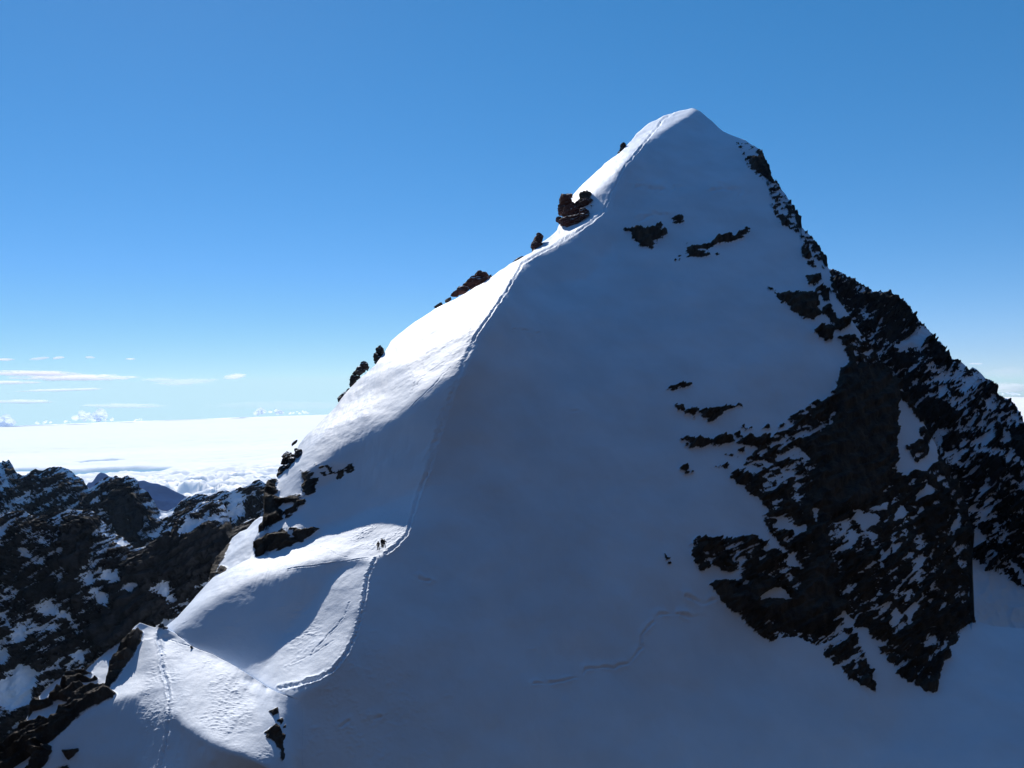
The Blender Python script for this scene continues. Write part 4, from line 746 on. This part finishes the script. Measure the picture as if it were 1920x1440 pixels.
def person(label, px, py, face_deg, stride, arms, coat, trousers, pack, scale=1.0, lean=.04):
    """feet stand on the snow at the given photo point; model faces -Y before turning"""
    d = float(CH_B.d(px, py)); loc = at(px, py, d)
    root = bpy.data.objects.new('person', None); COL.objects.link(root); root.location = (loc + np.array([0, 0, -.02])).tolist(); root.rotation_euler = (0, 0, R(face_deg)); root.scale = (scale,) * 3
    root['label'] = label; root['category'] = 'person'; root['group'] = 'climbers on the snow shelf'
    V, E, Rr = [], [], []
    def v(x, y, z, r_, link=None):
        V.append((x, y, z)); Rr.append(r_)
        if link is not None: E.append((link, len(V) - 1))
        return len(V) - 1
    pel = v(0, 0, .93, (.155, .115)); waist = v(0, -lean, 1.08, (.14, .105), pel); chest = v(0, -lean * 2, 1.30, (.175, .125), waist)
    neck = v(0, -lean * 2.5, 1.48, .062, chest); head = v(0, -lean * 3 - .01, 1.60, (.078, .095), neck); crown = v(0, -lean * 3, 1.70, (.07, .085), head); v(0, -lean * 3 - .1, 1.60, .02, head)
    for sd, st in ((1, stride), (-1, -stride)):
        hip = v(.10 * sd, 0, .88, .105, pel); kn = v(.13 * sd, -st * .5 - .05, .49, .075, hip); an = v(.15 * sd, -st + .03, .10, .055, kn); v(.15 * sd, -st - .13, .05, (.05, .045), an)
        sh = v(.19 * sd, -lean * 2, 1.40, .07, chest); ex, ey, ez, wx, wy, wz = arms[0 if sd > 0 else 1]
        el = v(ex * sd, ey, ez, .052, sh); wr = v(wx * sd, wy, wz, .036, el)
        pm = v(wx * sd, wy - .06, wz - .05, (.038, .022), wr)
        for f in range(4):
            a = v(wx * sd + (f - 1.5) * .019, wy - .10, wz - .09, .0095, pm); v(wx * sd + (f - 1.5) * .020, wy - .10 + .012 * f * .5, wz - .135 + .006 * abs(f - 1), .008, a)
        th = v(wx * sd - .03 * sd, wy - .07, wz - .06, .010, wr); v(wx * sd - .042 * sd, wy - .105, wz - .085, .009, th)
    skin_obj('body', V, E, Rr, M_SKIN, root)
    # clothes follow the body, a little wider
    def sub(ids_test, grow, name, m):
        keep = [i for i in range(len(V)) if ids_test(i, V[i])]; mp = {k: i for i, k in enumerate(keep)}
        e = [(mp[a], mp[b_]) for a, b_ in E if a in mp and b_ in mp]
        rr = [(Rr[k][0] + grow, Rr[k][1] + grow) if isinstance(Rr[k], tuple) else (Rr[k] + grow,) * 2 for k in keep]
        skin_obj(name, [V[k] for k in keep], e, rr, m, root)
    up = set(); 
    def is_up(i, p): return i in (pel, waist, chest) or (i == neck) or (p[2] > .60 and i > 6 and not is_leg(i) and isinstance(Rr[i], float) and Rr[i] > .03)
    legs = set()
    for a, b_ in E:
        if a == pel and V[b_][2] < .9 or a in legs: legs.add(b_)
    def is_leg(i): return i in legs
    sub(is_up, .028, 'jacket', coat)
    sub(lambda i, p: i == pel or is_leg(i), .022, 'trousers', trousers)
    for i in sorted(legs):
        if V[i][2] < .08: blob('boot', (V[i][0], V[i][1] + .06, .06), (.06, .16, .07), cloth('boot_leather', (.02, .02, .022)), root)
    hy = V[crown][1]
    blob('helmet', (0, hy + .0, 1.69), (.115, .135, .10), cloth('helmet_shell', (.05, .05, .06), .4), root, squash=lambda p: Vector((p.x, p.y, max(p.z, -.35))))
    pk = blob('backpack', (0, .20, 1.24), (.17, .12, .29), pack, root, squash=lambda p: Vector((math.copysign(abs(p.x) ** .6, p.x), math.copysign(abs(p.y) ** .7, p.y), math.copysign(abs(p.z) ** .7, p.z))))
    for sd in (-1, 1):
        skin_obj('shoulder_strap', [(.10 * sd, .12, 1.46), (.11 * sd, -.02, 1.50), (.11 * sd, -.20, 1.36), (.12 * sd, -.14, 1.12)], [(0, 1), (1, 2), (2, 3)], [.02] * 4, pack, pk, 0, 1)
    blob('lid', (0, .20, 1.52), (.15, .11, .06), pack, pk)
    return root
DK = cloth('dark_jacket', (.018, .02, .028)); DK2 = cloth('black_jacket', (.014, .014, .018)); TR = cloth('dark_trousers', (.015, .016, .02)); PKm = cloth('pack_fabric', (.02, .028, .04)); BR = cloth('maroon_jacket', (.03, .014, .018))
AR1 = ((.30, .02, 1.16, .30, -.14, .98), (.29, .04, 1.15, .27, -.10, .93))
AR2 = ((.34, .0, 1.15, .40, -.22, 1.02), (.28, .05, 1.14, .26, .0, .90))
person('dark-clothed climber standing slightly apart and lowest, leftmost of the three on the sunlit snow shelf', 709.5, 1031.5, 10, .16, AR1, BR, TR, PKm, 1.0)
person('middle climber of the three, tallest in the picture, dark clothes and backpack', 716.6, 1026.5, -15, .14, AR2, DK, TR, PKm, 1.02)
person('black-clothed climber right of the other two, nearest the edge of the shaded face', 720.6, 1026.8, 25, .22, AR2, DK2, TR, PKm, .96)

# ------------------------------------------------------------------ unseen dark slope added behind the view to block sky light and deepen shade
def sky_blocking_slope():
    n1, n2 = 160, 90
    th = np.linspace(R(-125), R(135), n1)          # around the rear, 0 = straight behind
    rr = np.concatenate([[6], np.geomspace(10, 700, n2 - 1)])
    T, Q = np.meshgrid(th, rr)
    X = np.sin(T) * Q; Y = -np.cos(T) * Q
    w = sstep((np.cos(T) + .5 + .35 * (T > 0)) / .8)
    Z = -75 + w * np.minimum(Q * 1.7, 340 + Q * .15) + (1 - w) * -Q * .25
    P = np.stack([X, Y, Z], -1)
    Z2 = fbm(P.reshape(-1, 3) / 60, 5, .5, True).reshape(X.shape) * np.minimum(Q * .12, 22)
    P[..., 2] += Z2
    idx = np.arange(X.size).reshape(X.shape)
    q = np.stack([idx[:-1, :-1], idx[:-1, 1:], idx[1:, 1:], idx[1:, :-1]], -1).reshape(-1, 4)
    me = bpy.data.meshes.new('added_rear_slope'); me.from_pydata(P.reshape(-1, 3).tolist(), [], q.tolist()); me.materials.append(GM)
    for p in me.polygons: p.use_smooth = True
    a = me.attributes.new('rock', 'FLOAT', 'POINT'); a.data.foreach_set('value', np.full(X.size, 5., np.float32) + fbm(P.reshape(-1, 3) / 25, 4).astype(np.float32) * 8)
    o = bpy.data.objects.new('added_rear_slope', me); COL.objects.link(o); o['kind'] = 'structure'
sky_blocking_slope()

# ------------------------------------------------------------------ the air itself
def haze():
    bm = bmesh.new(); bmesh.ops.create_cube(bm, size=1)
    for v in bm.verts: v.co = Vector((v.co.x * 30000, v.co.y * 22000 + 9500, -1000 if v.co.z < 0 else 900))
    me = bpy.data.meshes.new('haze'); bm.to_mesh(me); bm.free()
    m = bpy.data.materials.new('air'); m.use_nodes = True; ns = m.node_tree.nodes; ns.clear(); out = ns.new('ShaderNodeOutputMaterial'); pv = ns.new('ShaderNodeVolumePrincipled')
    pv.inputs['Color'].default_value = (.42, .66, 1, 1); pv.inputs['Anisotropy'].default_value = .35; pv.inputs['Density'].default_value = HAZE; m.node_tree.links.new(pv.outputs[0], out.inputs['Volume'])
    me.materials.append(m); o = bpy.data.objects.new('haze', me); COL.objects.link(o); o['kind'] = 'stuff'
HAZE = 1.3e-5
haze()
